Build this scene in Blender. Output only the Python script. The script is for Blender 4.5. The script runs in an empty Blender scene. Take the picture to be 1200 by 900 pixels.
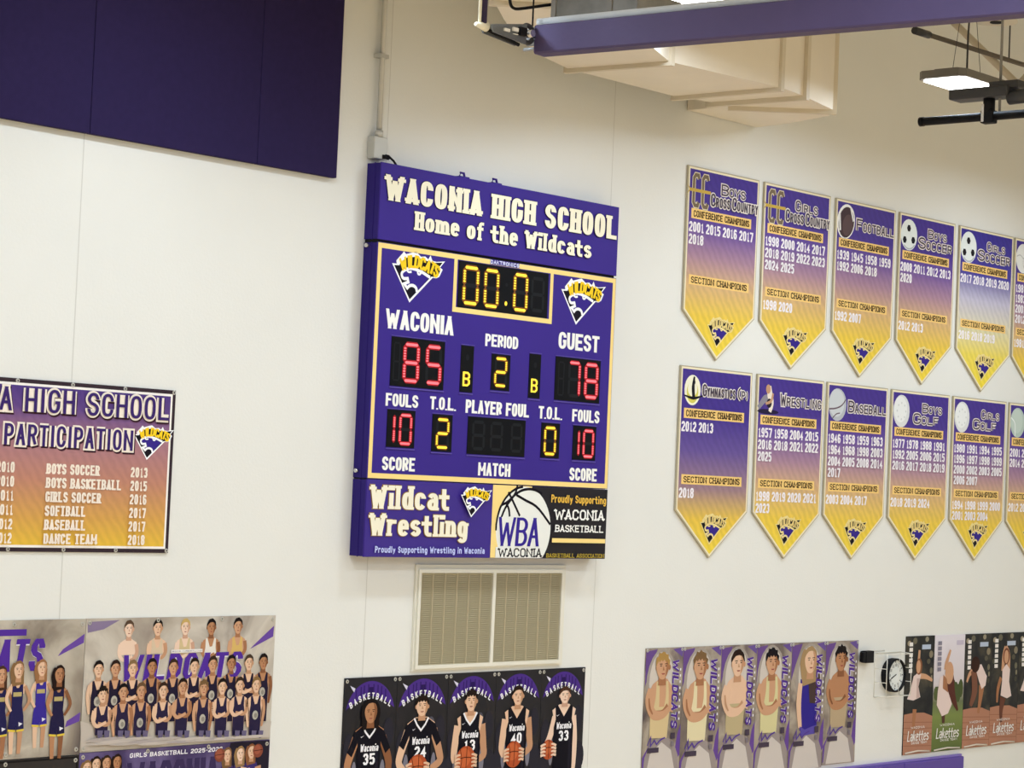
import bpy, bmesh, math, random
from mathutils import Vector, Matrix
random.seed(7)
SC = bpy.context.scene
COL = SC.collection

# ------------------------------------------------------------------ camera, world, exposure
EYE_Z, EYE_D = 4.5, 12.8            # eye height over the gym floor, distance to the end wall (y = 0)
FPX = 2750.0                        # focal length for a 1200 px wide frame
YAW, PITCH, ROLL = 0.85877524, 0.04383713, 0.04351305
fwd = Vector((math.sin(YAW)*math.cos(PITCH), math.cos(YAW)*math.cos(PITCH), math.sin(PITCH)))
r0 = Vector((math.cos(YAW), -math.sin(YAW), 0)); u0 = r0.cross(fwd)
rgt = math.cos(ROLL)*r0 + math.sin(ROLL)*u0
upv = -math.sin(ROLL)*r0 + math.cos(ROLL)*u0
cam = bpy.data.cameras.new('camera'); cam_ob = bpy.data.objects.new('camera', cam); COL.objects.link(cam_ob)
cam.sensor_fit = 'HORIZONTAL'; cam.sensor_width = 36; cam.lens = FPX/1200*36; cam.clip_end = 200
cam_ob.matrix_world = Matrix.Translation((0, -EYE_D, EYE_Z)) @ Matrix((rgt, upv, -fwd)).transposed().to_4x4()
SC.camera = cam_ob
world = bpy.data.worlds.new('world'); SC.world = world; world.use_nodes = True
world.node_tree.nodes['Background'].inputs[0].default_value = (0.8, 0.82, 0.85, 1)
world.node_tree.nodes['Background'].inputs[1].default_value = 0.05
SC.view_settings.view_transform = 'Standard'; SC.view_settings.look = 'None'
SC.view_settings.gamma = 1; SC.view_settings.use_curve_mapping = False
SC.view_settings.exposure = 0.0
LAMP_W = 64.0                      # watts of each high-bay lamp
LAMP_COL = (0.64, 0.79, 0.97)

# ------------------------------------------------------------------ survey helpers
def ray(px, py): return (px-600)/FPX*rgt - (py-450)/FPX*upv + fwd
def at(px, py, d=0.0):              # point of the plane y = -d seen at that place of the photo
    q = ray(px, py); t = (EYE_D-d)/q.y
    return Vector((q.x*t, -d, EYE_Z+q.z*t))
def uv(px, py, d=0.0):
    p = at(px, py, d); return (p.x, p.z)
def rect(tl, br, d=0.0):            # x0, z0, x1, z1
    a = uv(*tl, d); b = uv(*br, d); return (a[0], b[1], b[0], a[1])
def zoomed(box, size):              # turns coordinates read in a crop into photo coordinates
    kx = (box[2]-box[0])/size[0]; ky = (box[3]-box[1])/size[1]
    return lambda x, y: (box[0]+x*kx, box[1]+y*ky)

# ------------------------------------------------------------------ materials
def lin(c):
    if isinstance(c, str):
        c = c.lstrip('#'); c = tuple(int(c[i:i+2], 16)/255 for i in (0, 2, 4))
    return tuple((v/12.92 if v <= .04045 else ((v+.055)/1.055)**2.4) for v in c)
MATS = {}
def mat(name, col, rough=.55, metal=0.0, emit=0.0, spec=.3, vary=0.0, vscale=6.0, bump=0.0, bscale=60.0):
    if name in MATS: return MATS[name]
    m = bpy.data.materials.new(name); m.use_nodes = True; nt = m.node_tree; b = nt.nodes['Principled BSDF']
    c = lin(col) + (1,)
    b.inputs['Base Color'].default_value = c; b.inputs['Roughness'].default_value = rough
    b.inputs['Metallic'].default_value = metal; b.inputs['Specular IOR Level'].default_value = spec
    if emit:
        b.inputs['Emission Color'].default_value = c; b.inputs['Emission Strength'].default_value = emit
        b.inputs['Base Color'].default_value = tuple(v*.3 for v in c[:3])+(1,)
    if vary or bump: tc = nt.nodes.new('ShaderNodeTexCoord')
    if vary:
        n = nt.nodes.new('ShaderNodeTexNoise'); n.inputs['Scale'].default_value = vscale; n.inputs['Detail'].default_value = 4
        r = nt.nodes.new('ShaderNodeValToRGB'); r.color_ramp.elements[0].position = .3; r.color_ramp.elements[1].position = .7
        r.color_ramp.elements[0].color = tuple(v*(1-vary) for v in c[:3])+(1,)
        r.color_ramp.elements[1].color = tuple(min(1, v*(1+vary)) for v in c[:3])+(1,)
        nt.links.new(tc.outputs['Object'], n.inputs['Vector']); nt.links.new(n.outputs[0], r.inputs[0]); nt.links.new(r.outputs[0], b.inputs['Base Color'])
    if bump:
        n2 = nt.nodes.new('ShaderNodeTexNoise'); n2.inputs['Scale'].default_value = bscale; n2.inputs['Detail'].default_value = 3
        bp = nt.nodes.new('ShaderNodeBump'); bp.inputs['Strength'].default_value = bump; bp.inputs['Distance'].default_value = .01
        nt.links.new(tc.outputs['Object'], n2.inputs['Vector']); nt.links.new(n2.outputs[0], bp.inputs['Height']); nt.links.new(bp.outputs[0], b.inputs['Normal'])
    MATS[name] = m; return m
def print_mat(col):                 # one printing ink
    key = 'ink_' + (col.lstrip('#') if isinstance(col, str) else '_'.join('%d' % (v*255) for v in col))
    return mat(key, col, rough=.6, spec=.08)
def gradient(name, stops, z0, z1, streak=0.0, rough=.55, dark=0.7, sscale=5.0):   # printed vertical gradient along local Z
    if name in MATS: return MATS[name]
    m = bpy.data.materials.new(name); m.use_nodes = True; nt = m.node_tree; b = nt.nodes['Principled BSDF']
    b.inputs['Roughness'].default_value = rough; b.inputs['Specular IOR Level'].default_value = .2
    tc = nt.nodes.new('ShaderNodeTexCoord'); sp = nt.nodes.new('ShaderNodeSeparateXYZ'); mr = nt.nodes.new('ShaderNodeMapRange')
    mr.inputs['From Min'].default_value = z0; mr.inputs['From Max'].default_value = z1
    r = nt.nodes.new('ShaderNodeValToRGB')
    while len(r.color_ramp.elements) < len(stops): r.color_ramp.elements.new(.5)
    for e, (p, c) in zip(r.color_ramp.elements, stops): e.position = p; e.color = lin(c)+(1,)
    nt.links.new(tc.outputs['Object'], sp.inputs[0]); nt.links.new(sp.outputs['Z'], mr.inputs[0]); nt.links.new(mr.outputs[0], r.inputs[0])
    out = r.outputs[0]
    if streak:                      # faint repeated diagonal print
        w = nt.nodes.new('ShaderNodeTexWave'); w.inputs['Scale'].default_value = sscale; w.inputs['Distortion'].default_value = 3.5; w.inputs['Detail'].default_value = 3; w.inputs['Detail Scale'].default_value = 2.5
        mp = nt.nodes.new('ShaderNodeMapping'); mp.inputs['Rotation'].default_value = (0, math.radians(38), 0)
        nt.links.new(tc.outputs['Object'], mp.inputs[0]); nt.links.new(mp.outputs[0], w.inputs[0])
        mx = nt.nodes.new('ShaderNodeMix'); mx.data_type = 'RGBA'; mx.blend_type = 'MULTIPLY'
        mx.inputs['B'].default_value = (dark, dark, dark*1.02, 1)
        mm = nt.nodes.new('ShaderNodeMath'); mm.operation = 'MULTIPLY'; mm.inputs[1].default_value = streak
        nt.links.new(w.outputs[1], mm.inputs[0]); nt.links.new(mm.outputs[0], mx.inputs['Factor']); nt.links.new(out, mx.inputs['A']); out = mx.outputs['Result']
    nt.links.new(out, b.inputs['Base Color']); MATS[name] = m; return m
def smoke(name, cols, scale=2.2, seed=0.0, pos=(.28, .5, .72)):      # printed cloudy backdrop
    if name in MATS: return MATS[name]
    m = bpy.data.materials.new(name); m.use_nodes = True; nt = m.node_tree; b = nt.nodes['Principled BSDF']
    b.inputs['Roughness'].default_value = .55; b.inputs['Specular IOR Level'].default_value = .2
    tc = nt.nodes.new('ShaderNodeTexCoord'); mp = nt.nodes.new('ShaderNodeMapping'); mp.inputs['Location'].default_value = (seed, seed*.7, seed*1.3)
    n = nt.nodes.new('ShaderNodeTexNoise'); n.inputs['Scale'].default_value = scale; n.inputs['Detail'].default_value = 5; n.inputs['Distortion'].default_value = .6
    r = nt.nodes.new('ShaderNodeValToRGB')
    while len(r.color_ramp.elements) < len(cols): r.color_ramp.elements.new(.5)
    for i, (e, c) in enumerate(zip(r.color_ramp.elements, cols)): e.position = pos[0]+(pos[-1]-pos[0])*i/(len(cols)-1); e.color = lin(c)+(1,)
    nt.links.new(tc.outputs['Object'], mp.inputs[0]); nt.links.new(mp.outputs[0], n.inputs[0]); nt.links.new(n.outputs[0], r.inputs[0]); nt.links.new(r.outputs[0], b.inputs['Base Color'])
    MATS[name] = m; return m

WALLM = mat('painted_wall', '#ebeae3', rough=.7, spec=.2, vary=.012, vscale=1.2, bump=.12, bscale=45)
SEAM = mat('wall_joint', '#d6d4cc', rough=.8)
BEIGE = mat('painted_duct', '#f0e6d4', rough=.5, vary=.02, vscale=3)
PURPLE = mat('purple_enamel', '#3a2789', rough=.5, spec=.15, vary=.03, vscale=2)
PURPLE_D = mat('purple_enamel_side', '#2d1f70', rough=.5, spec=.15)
BLACK = mat('black_plastic', '#101014', rough=.6, spec=.2)
DISPLAY = mat('display_black', '#0b0c10', rough=.6, spec=.1)
LEDGE = mat('window_ledge', '#5a4aa6', rough=.4)
GOLD = mat('gold_vinyl', '#ffe08c', rough=.5)
WHITE = mat('white_vinyl', '#fbfaf4', rough=.5)
CREAM = mat('cream_vinyl', '#fdf6dc', rough=.5)
FABRIC = mat('purple_fabric', '#2e254c', rough=.95, spec=.1, vary=.05, vscale=20, bump=.25, bscale=250)
SLEEVE = mat('purple_vinyl_cloth', '#51456a', rough=.6, vary=.06, vscale=3, bump=.4, bscale=9)
PADM = mat('purple_pad_vinyl', '#57409b', rough=.4, spec=.4, vary=.03, vscale=4)
STEEL = mat('galvanized_steel', '#a9abab', rough=.4, metal=.3, vary=.12, vscale=5)
GREYP = mat('grey_paint', '#8d8a84', rough=.5)
DARKG = mat('dark_grey_metal', '#48484a', rough=.45, metal=.4)
CONDUIT = mat('conduit_metal', '#c4c3bc', rough=.4, metal=.3)
CHROME = mat('chrome', '#d8d8d8', rough=.25, metal=.9)
GROM = mat('grommet_metal', '#c9c7c0', rough=.3, metal=.6)
LENS = mat('lamp_lens', '#ffffff', emit=9.0)

# ------------------------------------------------------------------ object helpers
def link(name, me, mats, parent=None):
    o = bpy.data.objects.new(name, me); COL.objects.link(o)
    for m in (mats if isinstance(mats, (list, tuple)) else [mats]): me.materials.append(m)
    if parent: o.parent = parent
    return o
def tag(o, label=None, cat=None, group=None, kind=None):
    if label: o['label'] = label
    if cat: o['category'] = cat
    if group: o['group'] = group
    if kind: o['kind'] = kind
    return o
def thing(name, loc, label, cat, group=None, rz=0):
    o = bpy.data.objects.new(name, None); COL.objects.link(o); o.location = loc; o.rotation_euler = (0, 0, rz); o.empty_display_size = .1
    return tag(o, label, cat, group)
class MB:                            # collects solid shapes into one mesh
    def __init__(s): s.bm = bmesh.new()
    def box(s, a, b, mi=0, bevel=0):
        ret = bmesh.ops.create_cube(s.bm, size=1)
        vs = ret['verts']
        for v in vs:
            for k in range(3): v.co[k] = (a[k]+b[k])/2 + v.co[k]*abs(b[k]-a[k])
        fs = {f for v in vs for f in v.link_faces}
        for f in fs: f.material_index = mi
        if bevel:
            es = {e for f in fs for e in f.edges}
            r = bmesh.ops.bevel(s.bm, geom=list(es), offset=bevel, segments=2, affect='EDGES', profile=.5)
            for f in r['faces']: f.material_index = mi
        return s
    def tube(s, pts, r, n=10, mi=0, cap=True):
        pts = [Vector(p) for p in pts]; rings = []
        for i, p in enumerate(pts):
            t = (pts[min(i+1, len(pts)-1)]-pts[max(i-1, 0)]).normalized()
            a = Vector((0, 0, 1)) if abs(t.z) < .9 else Vector((1, 0, 0))
            e1 = t.cross(a).normalized(); e2 = t.cross(e1)
            rr = r[i] if isinstance(r, (list, tuple)) else r
            rings.append([s.bm.verts.new(p+rr*(math.cos(k*2*math.pi/n)*e1+math.sin(k*2*math.pi/n)*e2)) for k in range(n)])
        for A, B in zip(rings, rings[1:]):
            for k in range(n):
                f = s.bm.faces.new((A[k], A[(k+1) % n], B[(k+1) % n], B[k])); f.material_index = mi; f.smooth = True
        if cap:
            for R in (rings[0], rings[-1]):
                f = s.bm.faces.new(R); f.material_index = mi
        return s
    def prism(s, poly, lo, hi, axis='z', mi=0):      # extrude a 2-D outline
        def P(p, h): return {'z': (p[0], p[1], h), 'y': (p[0], h, p[1]), 'x': (h, p[0], p[1])}[axis]
        A = [s.bm.verts.new(P(p, lo)) for p in poly]; B = [s.bm.verts.new(P(p, hi)) for p in poly]; n = len(poly)
        for k in range(n): s.bm.faces.new((A[k], A[(k+1) % n], B[(k+1) % n], B[k])).material_index = mi
        s.bm.faces.new(A).material_index = mi; s.bm.faces.new(B).material_index = mi
        return s
    def build(s, name, mats, parent=None):
        bmesh.ops.recalc_face_normals(s.bm, faces=s.bm.faces)
        me = bpy.data.meshes.new(name); s.bm.to_mesh(me); s.bm.free()
        return link(name, me, mats, parent)
def box(name, a, b, m, parent=None, bevel=0): return MB().box(a, b, bevel=bevel).build(name, m, parent)

# ------------------------------------------------------------------ stroke lettering
O_ = [(.25, 0), (.75, 0), (1, .2), (1, .8), (.75, 1), (.25, 1), (0, .8), (0, .2)]
o_ = [(.25, 0), (.75, 0), (1, .16), (1, .52), (.75, .68), (.25, .68), (0, .52), (0, .16)]
def C(*p): return list(p)+['c']
G = {
'A': [[(0, 0), (.5, 1), (1, 0)], [(.2, .32), (.8, .32)]],
'B': [[(0, 0), (0, 1), (.7, 1), (1, .85), (1, .67), (.75, .52), (0, .52)], [(.7, .52), (1, .38), (1, .16), (.7, 0), (0, 0)]],
'C': [[(1, .7), (1, .82), (.75, 1), (.25, 1), (0, .82), (0, .18), (.25, 0), (.75, 0), (1, .18), (1, .3)]],
'D': [C((0, 0), (0, 1), (.65, 1), (1, .8), (1, .2), (.65, 0))],
'E': [[(1, 1), (0, 1), (0, 0), (1, 0)], [(0, .52), (.8, .52)]],
'F': [[(1, 1), (0, 1), (0, 0)], [(0, .52), (.8, .52)]],
'G': [[(1, .72), (1, .82), (.75, 1), (.25, 1), (0, .82), (0, .18), (.25, 0), (.75, 0), (1, .18), (1, .45), (.6, .45)]],
'H': [[(0, 0), (0, 1)], [(1, 0), (1, 1)], [(0, .52), (1, .52)]],
'I': [[(.5, 0), (.5, 1)]],
'J': [[(1, 1), (1, .2), (.75, 0), (.25, 0), (0, .2), (0, .3)]],
'K': [[(0, 0), (0, 1)], [(1, 1), (.05, .42)], [(.35, .6), (1, 0)]],
'L': [[(0, 1), (0, 0), (1, 0)]],
'M': [[(0, 0), (0, 1), (.5, .3), (1, 1), (1, 0)]],
'N': [[(0, 0), (0, 1), (1, 0), (1, 1)]],
'O': [C(*O_)],
'P': [[(0, 0), (0, 1), (.7, 1), (1, .85), (1, .6), (.7, .45), (0, .45)]],
'R': [[(0, 0), (0, 1), (.7, 1), (1, .87), (1, .64), (.7, .5), (0, .5)], [(.55, .5), (1, 0)]],
'S': [[(1, .74), (1, .82), (.75, 1), (.25, 1), (0, .82), (0, .68), (.25, .55), (.75, .47), (1, .33), (1, .18), (.75, 0), (.25, 0), (0, .18), (0, .27)]],
'T': [[(0, 1), (1, 1)], [(.5, 1), (.5, 0)]],
'U': [[(0, 1), (0, .2), (.25, 0), (.75, 0), (1, .2), (1, 1)]],
'V': [[(0, 1), (.5, 0), (1, 1)]],
'W': [[(0, 1), (.25, 0), (.5, .85), (.75, 0), (1, 1)]],
'Y': [[(0, 1), (.5, .48), (1, 1)], [(.5, .48), (.5, 0)]],
'0': [C(*O_)],
'1': [[(.1, .78), (.55, 1), (.55, 0)], [(.1, 0), (1, 0)]],
'2': [[(0, .76), (0, .82), (.25, 1), (.75, 1), (1, .82), (1, .62), (0, .12), (0, 0), (1, 0)]],
'3': [[(0, .78), (.25, 1), (.75, 1), (1, .82), (1, .66), (.75, .52), (.4, .52)], [(.75, .52), (1, .38), (1, .18), (.75, 0), (.25, 0), (0, .2)]],
'4': [[(.72, 0), (.72, 1), (0, .3), (1, .3)]],
'5': [[(.95, 1), (.05, 1), (.05, .56), (.75, .6), (1, .44), (1, .18), (.75, 0), (.25, 0), (0, .16)]],
'6': [[(1, .8), (.75, 1), (.25, 1), (0, .82), (0, .18), (.25, 0), (.75, 0), (1, .18), (1, .4), (.75, .56), (.25, .56), (0, .42)]],
'7': [[(0, .88), (0, 1), (1, 1), (1, .86), (.4, 0)]],
'8': [C((.25, .52), (.75, .52), (1, .66), (1, .86), (.75, 1), (.25, 1), (0, .86), (0, .66)), C((.25, 0), (.75, 0), (1, .16), (1, .38), (.75, .52), (.25, .52), (0, .38), (0, .16))],
'9': [[(0, .2), (.25, 0), (.75, 0), (1, .18), (1, .82), (.75, 1), (.25, 1), (0, .82), (0, .6), (.25, .44), (.75, .44), (1, .58)]],
'.': [[(.5, 0), (.5, .03)]], '-': [[(.1, .45), (.9, .45)]],
'(': [[(1, 1.05), (.2, .8), (.2, .15), (1, -.1)]], ')': [[(0, 1.05), (.8, .8), (.8, .15), (0, -.1)]],
'a': [[(.05, .54), (.25, .68), (.75, .68), (1, .54), (1, 0)], [(1, .4), (.25, .38), (0, .26), (0, .12), (.25, 0), (.7, 0), (1, .14)]],
'c': [[(1, .48), (1, .54), (.75, .68), (.25, .68), (0, .54), (0, .14), (.25, 0), (.75, 0), (1, .14)]],
'd': [C(*o_), [(1, 0), (1, 1)]],
'e': [[(0, .36), (1, .36), (1, .54), (.75, .68), (.25, .68), (0, .54), (0, .14), (.25, 0), (.75, 0), (1, .12)]],
'f': [[(.35, 0), (.35, .85), (.6, 1), (1, 1)], [(0, .66), (.9, .66)]],
'g': [C(*o_), [(1, .68), (1, -.16), (.75, -.32), (.25, -.32), (0, -.2)]],
'h': [[(0, 0), (0, 1)], [(0, .5), (.3, .68), (.75, .68), (1, .52), (1, 0)]],
'i': [[(.5, 0), (.5, .62)], [(.5, .96), (.5, 1)]],
'k': [[(0, 0), (0, 1)], [(.9, .68), (.1, .3)], [(.35, .42), (1, 0)]],
'l': [[(.5, 0), (.5, 1)]],
'm': [[(0, 0), (0, .68)], [(0, .5), (.15, .67), (.38, .67), (.5, .52), (.5, 0)], [(.5, .5), (.65, .67), (.88, .67), (1, .52), (1, 0)]],
'n': [[(0, 0), (0, .68)], [(0, .5), (.3, .68), (.75, .68), (1, .52), (1, 0)]],
'o': [C(*o_)],
'p': [C(*o_), [(0, .68), (0, -.3)]],
'r': [[(0, 0), (0, .68)], [(0, .45), (.35, .66), (1, .66)]],
's': [[(1, .54), (.75, .68), (.25, .68), (0, .56), (0, .44), (.25, .36), (.75, .32), (1, .22), (1, .12), (.75, 0), (.25, 0), (0, .13)]],
't': [[(.36, .92), (.36, .15), (.6, 0), (1, 0)], [(-.22, .60), (1.0, .60)]],
'u': [[(0, .68), (0, .14), (.25, 0), (.7, 0), (1, .16)], [(1, .68), (1, 0)]],
'y': [[(0, .68), (.5, 0)], [(1, .68), (.3, -.3), (0, -.3)]],
}
WID = {'I': .40, 'i': .46, 'l': .46, 'N': 1.08, '.': .3, ' ': .55, 'M': 1.3, 'W': 1.5, 'm': 1.5, 'f': .8, 't': .9, 'r': .85, '1': .8, '(': .5, ')': .5, '-': .6, 'J': .9}
def soften(pl, closed, it=2):
    for _ in range(it):
        out = []; n = len(pl)
        for i, p in enumerate(pl):
            if not closed and i in (0, n-1): out.append(p); continue
            a = pl[(i-1) % n]; b = pl[(i+1) % n]
            t = abs((math.atan2(b[1]-p[1], b[0]-p[0]) - math.atan2(p[1]-a[1], p[0]-a[0]) + math.pi) % (2*math.pi) - math.pi)
            if .15 < t < 1.35:
                out += [(p[0]+(a[0]-p[0])*.25, p[1]+(a[1]-p[1])*.25), (p[0]+(b[0]-p[0])*.25, p[1]+(b[1]-p[1])*.25)]
            else: out.append(p)
        pl = out
    return pl
def pen(pl, closed, wx, wy):         # polyline -> quads drawn with a wx by wy pen
    n = len(pl); L = []; R = []
    for i, p in enumerate(pl):
        a = pl[i-1] if (closed or i > 0) else None; b = pl[(i+1) % n] if (closed or i < n-1) else None
        def nrm(q, r):
            dx, dy = r[0]-q[0], r[1]-q[1]; l = math.hypot(dx, dy) or 1e-9; return (-dy/l, dx/l)
        ns = [nrm(a, p)] if a else []
        if b: ns.append(nrm(p, b))
        mx = sum(k[0] for k in ns); my = sum(k[1] for k in ns); l = math.hypot(mx, my) or 1e-9; mx /= l; my /= l
        c = max(.45, mx*ns[0][0]+my*ns[0][1]); mx /= c; my /= c
        L.append((p[0]+mx*wx/2, p[1]+my*wy/2)); R.append((p[0]-mx*wx/2, p[1]-my*wy/2))
    return [[R[i], R[(i+1) % n], L[(i+1) % n], L[i]] for i in range(n if closed else n-1)]
def letters(txt, r, wx=.2, wy=None, serif=0.0, sthick=.1, round_=True, slant=0.0, gap=.16, grow=0.0):
    """polygons of txt fitted to x0,z0,x1,z1; pen sizes are fractions of the cap height"""
    x0, z0, x1, z1 = r; H = z1-z0; wy = wx if wy is None else wy
    ws = [WID.get(c, 1.0) for c in txt]
    unit = (x1-x0)/(sum(ws)+gap*(len(txt)-1)); out = []; x = x0
    for c, w in zip(txt, ws):
        cw = unit*w; px_ = wx*H; ph = wy*H
        if c in 'il': px_c = min(px_, cw*.86)
        elif c in 'I.' : px_c = min(px_, cw*1.05)
        elif c in 'MWm': px_c = min(px_, cw*.30)
        else: px_c = min(px_, cw*.44)
        for st in G.get(c, []):
            closed = st[-1] == 'c'; pl = st[:-1] if closed else list(st)
            if round_: pl = soften(pl, closed)
            P = [(x+px_c/2+p[0]*(cw-px_c), z0+ph/2+p[1]*(H-ph)) for p in pl]
            if not closed and c not in 'AVWMNKXYvwky':
                for a_, b_ in ((0, 1), (-1, -2)):
                    hx_, hz_ = abs(P[a_][0]-P[b_][0]), abs(P[a_][1]-P[b_][1])
                    if hx_ > 3*hz_ and pl[a_][0] <= .001 or hx_ > 3*hz_ and pl[a_][0] >= .8: P[a_] = (P[a_][0]+math.copysign(px_c*.46, P[a_][0]-P[b_][0]), P[a_][1])
                    elif hz_ > 3*hx_ and (pl[a_][1] <= .001 or pl[a_][1] >= .9 or (c in 'imnrup' and pl[a_][1] > .6)): P[a_] = (P[a_][0], P[a_][1]+math.copysign(ph*.5, P[a_][1]-P[b_][1]))
            if c in 'AVWMNKXYvwky':  # straight-stroked letters: flat-topped separate strokes
                strokes = []
                for A_, B_ in zip(P, P[1:]):
                    dx, dz = B_[0]-A_[0], B_[1]-A_[1]
                    if abs(dz) > abs(dx)*.6:
                        A_, B_ = (A_, B_) if dz < 0 else (B_, A_)
                        k_ = px_c/2*(.68 if c in 'MN' and abs(dx) > 1e-6 else .86 if c == 'W' else 1.0); e_ = ph/2
                        f_ = 1+0*e_; ux = dx/dz if dz else 0
                        a2 = (A_[0]+ux*e_, A_[1]+e_) if abs(A_[1]-z1+e_) < .02*H else A_
                        b2 = (B_[0]-ux*e_, B_[1]-e_) if abs(B_[1]-z0-e_) < .02*H else B_
                        g_ = grow*H/2
                        out.append([(b2[0]-k_-g_, b2[1]-g_), (b2[0]+k_+g_, b2[1]-g_), (a2[0]+k_+g_, a2[1]+g_), (a2[0]-k_-g_, a2[1]+g_)])
                    else: strokes.append(([A_, B_], False, px_c, ph))
            else: strokes = [(P, closed, px_c, ph)]
            if serif and not closed:
                for i, j in ((0, 1), (-1, -2)):
                    if (pl[i][1] <= .001 or pl[i][1] >= .9 or abs(pl[i][1]-.68) < .001) and abs(P[i][1]-P[j][1]) > abs(P[i][0]-P[j][0])*1.2 and c not in '0235679CGS.t()':
                        e = P[i]; sg = 1 if P[i][1] > P[j][1] else -1
                        zc = e[1] - sg*(sthick*H/2)
                        hw = px_c/2+serif*unit
                        strokes.append(([(e[0]-hw, zc), (e[0]+hw, zc)], False, sthick*H, sthick*H))
            lo_ = z0-(.42*H if c in 'gpy()' else 0)-grow*H/2; hi_ = z1+grow*H/2
            for S, cl, a, b in strokes: out += [[(p[0], min(max(p[1], lo_), hi_)) for p in q] for q in pen(S, cl, a+grow*H, b+grow*H)]
        x += unit*(w+gap)
    if slant: out = [[(p[0]+slant*(p[1]-z0), p[1]) for p in q] for q in out]
    return out

class Ink:                           # flat printing: layered polygons in the local x-z plane, facing -y
    STEP = .0002
    def __init__(s, h=.0006): s.h = h; s.v = []; s.f = []; s.m = []; s.cols = []
    def _m(s, c):
        m = c if isinstance(c, bpy.types.Material) else print_mat(c)
        if m not in s.cols: s.cols.append(m)
        return s.cols.index(m)
    def polys(s, ps, c):
        k = s._m(c); s.h += .0001
        for p in ps:
            ar = sum(p[i][0]*p[(i+1) % len(p)][1]-p[(i+1) % len(p)][0]*p[i][1] for i in range(len(p)))
            if abs(ar) < 1e-12: continue
            q = p if ar > 0 else p[::-1]; s.h += 2e-5
            n = len(s.v); s.v += [(a[0], -s.h, a[1]) for a in q]; s.f.append(tuple(range(n, n+len(q)))); s.m.append(k)
        return s
    def poly(s, p, c): return s.polys([p], c)
    def rect(s, r, c): return s.poly([(r[0], r[1]), (r[2], r[1]), (r[2], r[3]), (r[0], r[3])], c)
    def frame(s, r, t, c):
        x0, z0, x1, z1 = r
        return s.polys([[(x0, z1-t), (x1, z1-t), (x1, z1), (x0, z1)], [(x0, z0), (x1, z0), (x1, z0+t), (x0, z0+t)],
                        [(x0, z0+t), (x0+t, z0+t), (x0+t, z1-t), (x0, z1-t)], [(x1-t, z0+t), (x1, z0+t), (x1, z1-t), (x1-t, z1-t)]], c)
    def ell(s, x, z, rx, rz, c, n=22, rot=0, a0=0, a1=360):
        cr, sr = math.cos(rot), math.sin(rot); pts = []
        for i in range(n if a1-a0 >= 360 else n+1):
            a = math.radians(a0+(a1-a0)*i/n); u, v = rx*math.cos(a), rz*math.sin(a); pts.append((x+u*cr-v*sr, z+u*sr+v*cr))
        return s.poly(pts, c)
    def line(s, pl, w, c, closed=False, sm=True):
        return s.polys(pen(soften(pl, closed) if sm else pl, closed, w, w), c)
    def limb(s, pts, ws, c):         # tapering curved band
        P = [Vector(p) for p in pts]; Q = []; W = []
        for i in range(len(P)-1):
            p0, p1, p2, p3 = P[max(i-1, 0)], P[i], P[i+1], P[min(i+2, len(P)-1)]
            for k in range(5):
                t = k/5; Q.append(.5*((2*p1)+(p2-p0)*t+(2*p0-5*p1+4*p2-p3)*t*t+(3*p1-p0-3*p2+p3)*t**3)); W.append(ws[i]*(1-t)+ws[i+1]*t)
        Q.append(P[-1]); W.append(ws[-1]); qs = []; L = []; R = []
        for i, q in enumerate(Q):
            d = Q[min(i+1, len(Q)-1)]-Q[max(i-1, 0)]; n = Vector((-d.y, d.x)).normalized()
            L.append(tuple(q+n*W[i]/2)); R.append(tuple(q-n*W[i]/2))
        return s.polys([[R[i], R[i+1], L[i+1], L[i]] for i in range(len(Q)-1)], c)
    def text(s, t, r, c, **k): return s.polys(letters(t, r, **k), c)
    def text_turn(s, t, cx, cz, w, h, rot, c, **k):
        ps = letters(t, (-w/2, -h/2, w/2, h/2), **k); cr, sr = math.cos(rot), math.sin(rot)
        return s.polys([[(cx+p[0]*cr-p[1]*sr, cz+p[0]*sr+p[1]*cr) for p in q] for q in ps], c)
    def build(s, name, parent, y=0.0, label=None):
        me = bpy.data.meshes.new(name); me.from_pydata(s.v, [], s.f); me.polygons.foreach_set('material_index', s.m); me.update()
        o = link(name, me, s.cols, parent); o.location.y = y
        if label: o['label'] = label
        return o

# ------------------------------------------------------------------ the room
def struct(name, a, b, m): return tag(box(name, a, b, m), kind='structure')
X0, X1, YF, ZT = -5.0, 27.0, -27.0, 10.6
floor_m = mat('maple_floor', '#f2d2a6', rough=.35, spec=.4, vary=.06, vscale=1.5)
deck_m = mat('ceiling_deck', '#efe9dc', rough=.6, vary=.02)
struct('floor', (X0-.3, YF-.3, -.2), (X1+.3, .3, 0), floor_m)
struct('ceiling', (X0-.3, YF-.3, ZT), (X1+.3, .3, ZT+.2), deck_m)
struct('wall_back', (X0-.3, 0, 0), (X1+.3, .3, ZT), WALLM)
struct('wall_front', (X0-.3, YF-.3, 0), (X1+.3, YF, ZT), WALLM)
struct('wall_left', (X0-.3, YF, 0), (X0, 0, ZT), WALLM)
struct('wall_right', (X1, YF, 0), (X1+.3, 0, ZT), WALLM)
for i, (px, py) in enumerate([(91.5, 300), (457, 90), (719, 160)]):
    x = at(px, py).x; struct('trim_%d' % (i+1), (x-.004, -.0008, 0), (x+.004, .01, ZT), SEAM)

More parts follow.
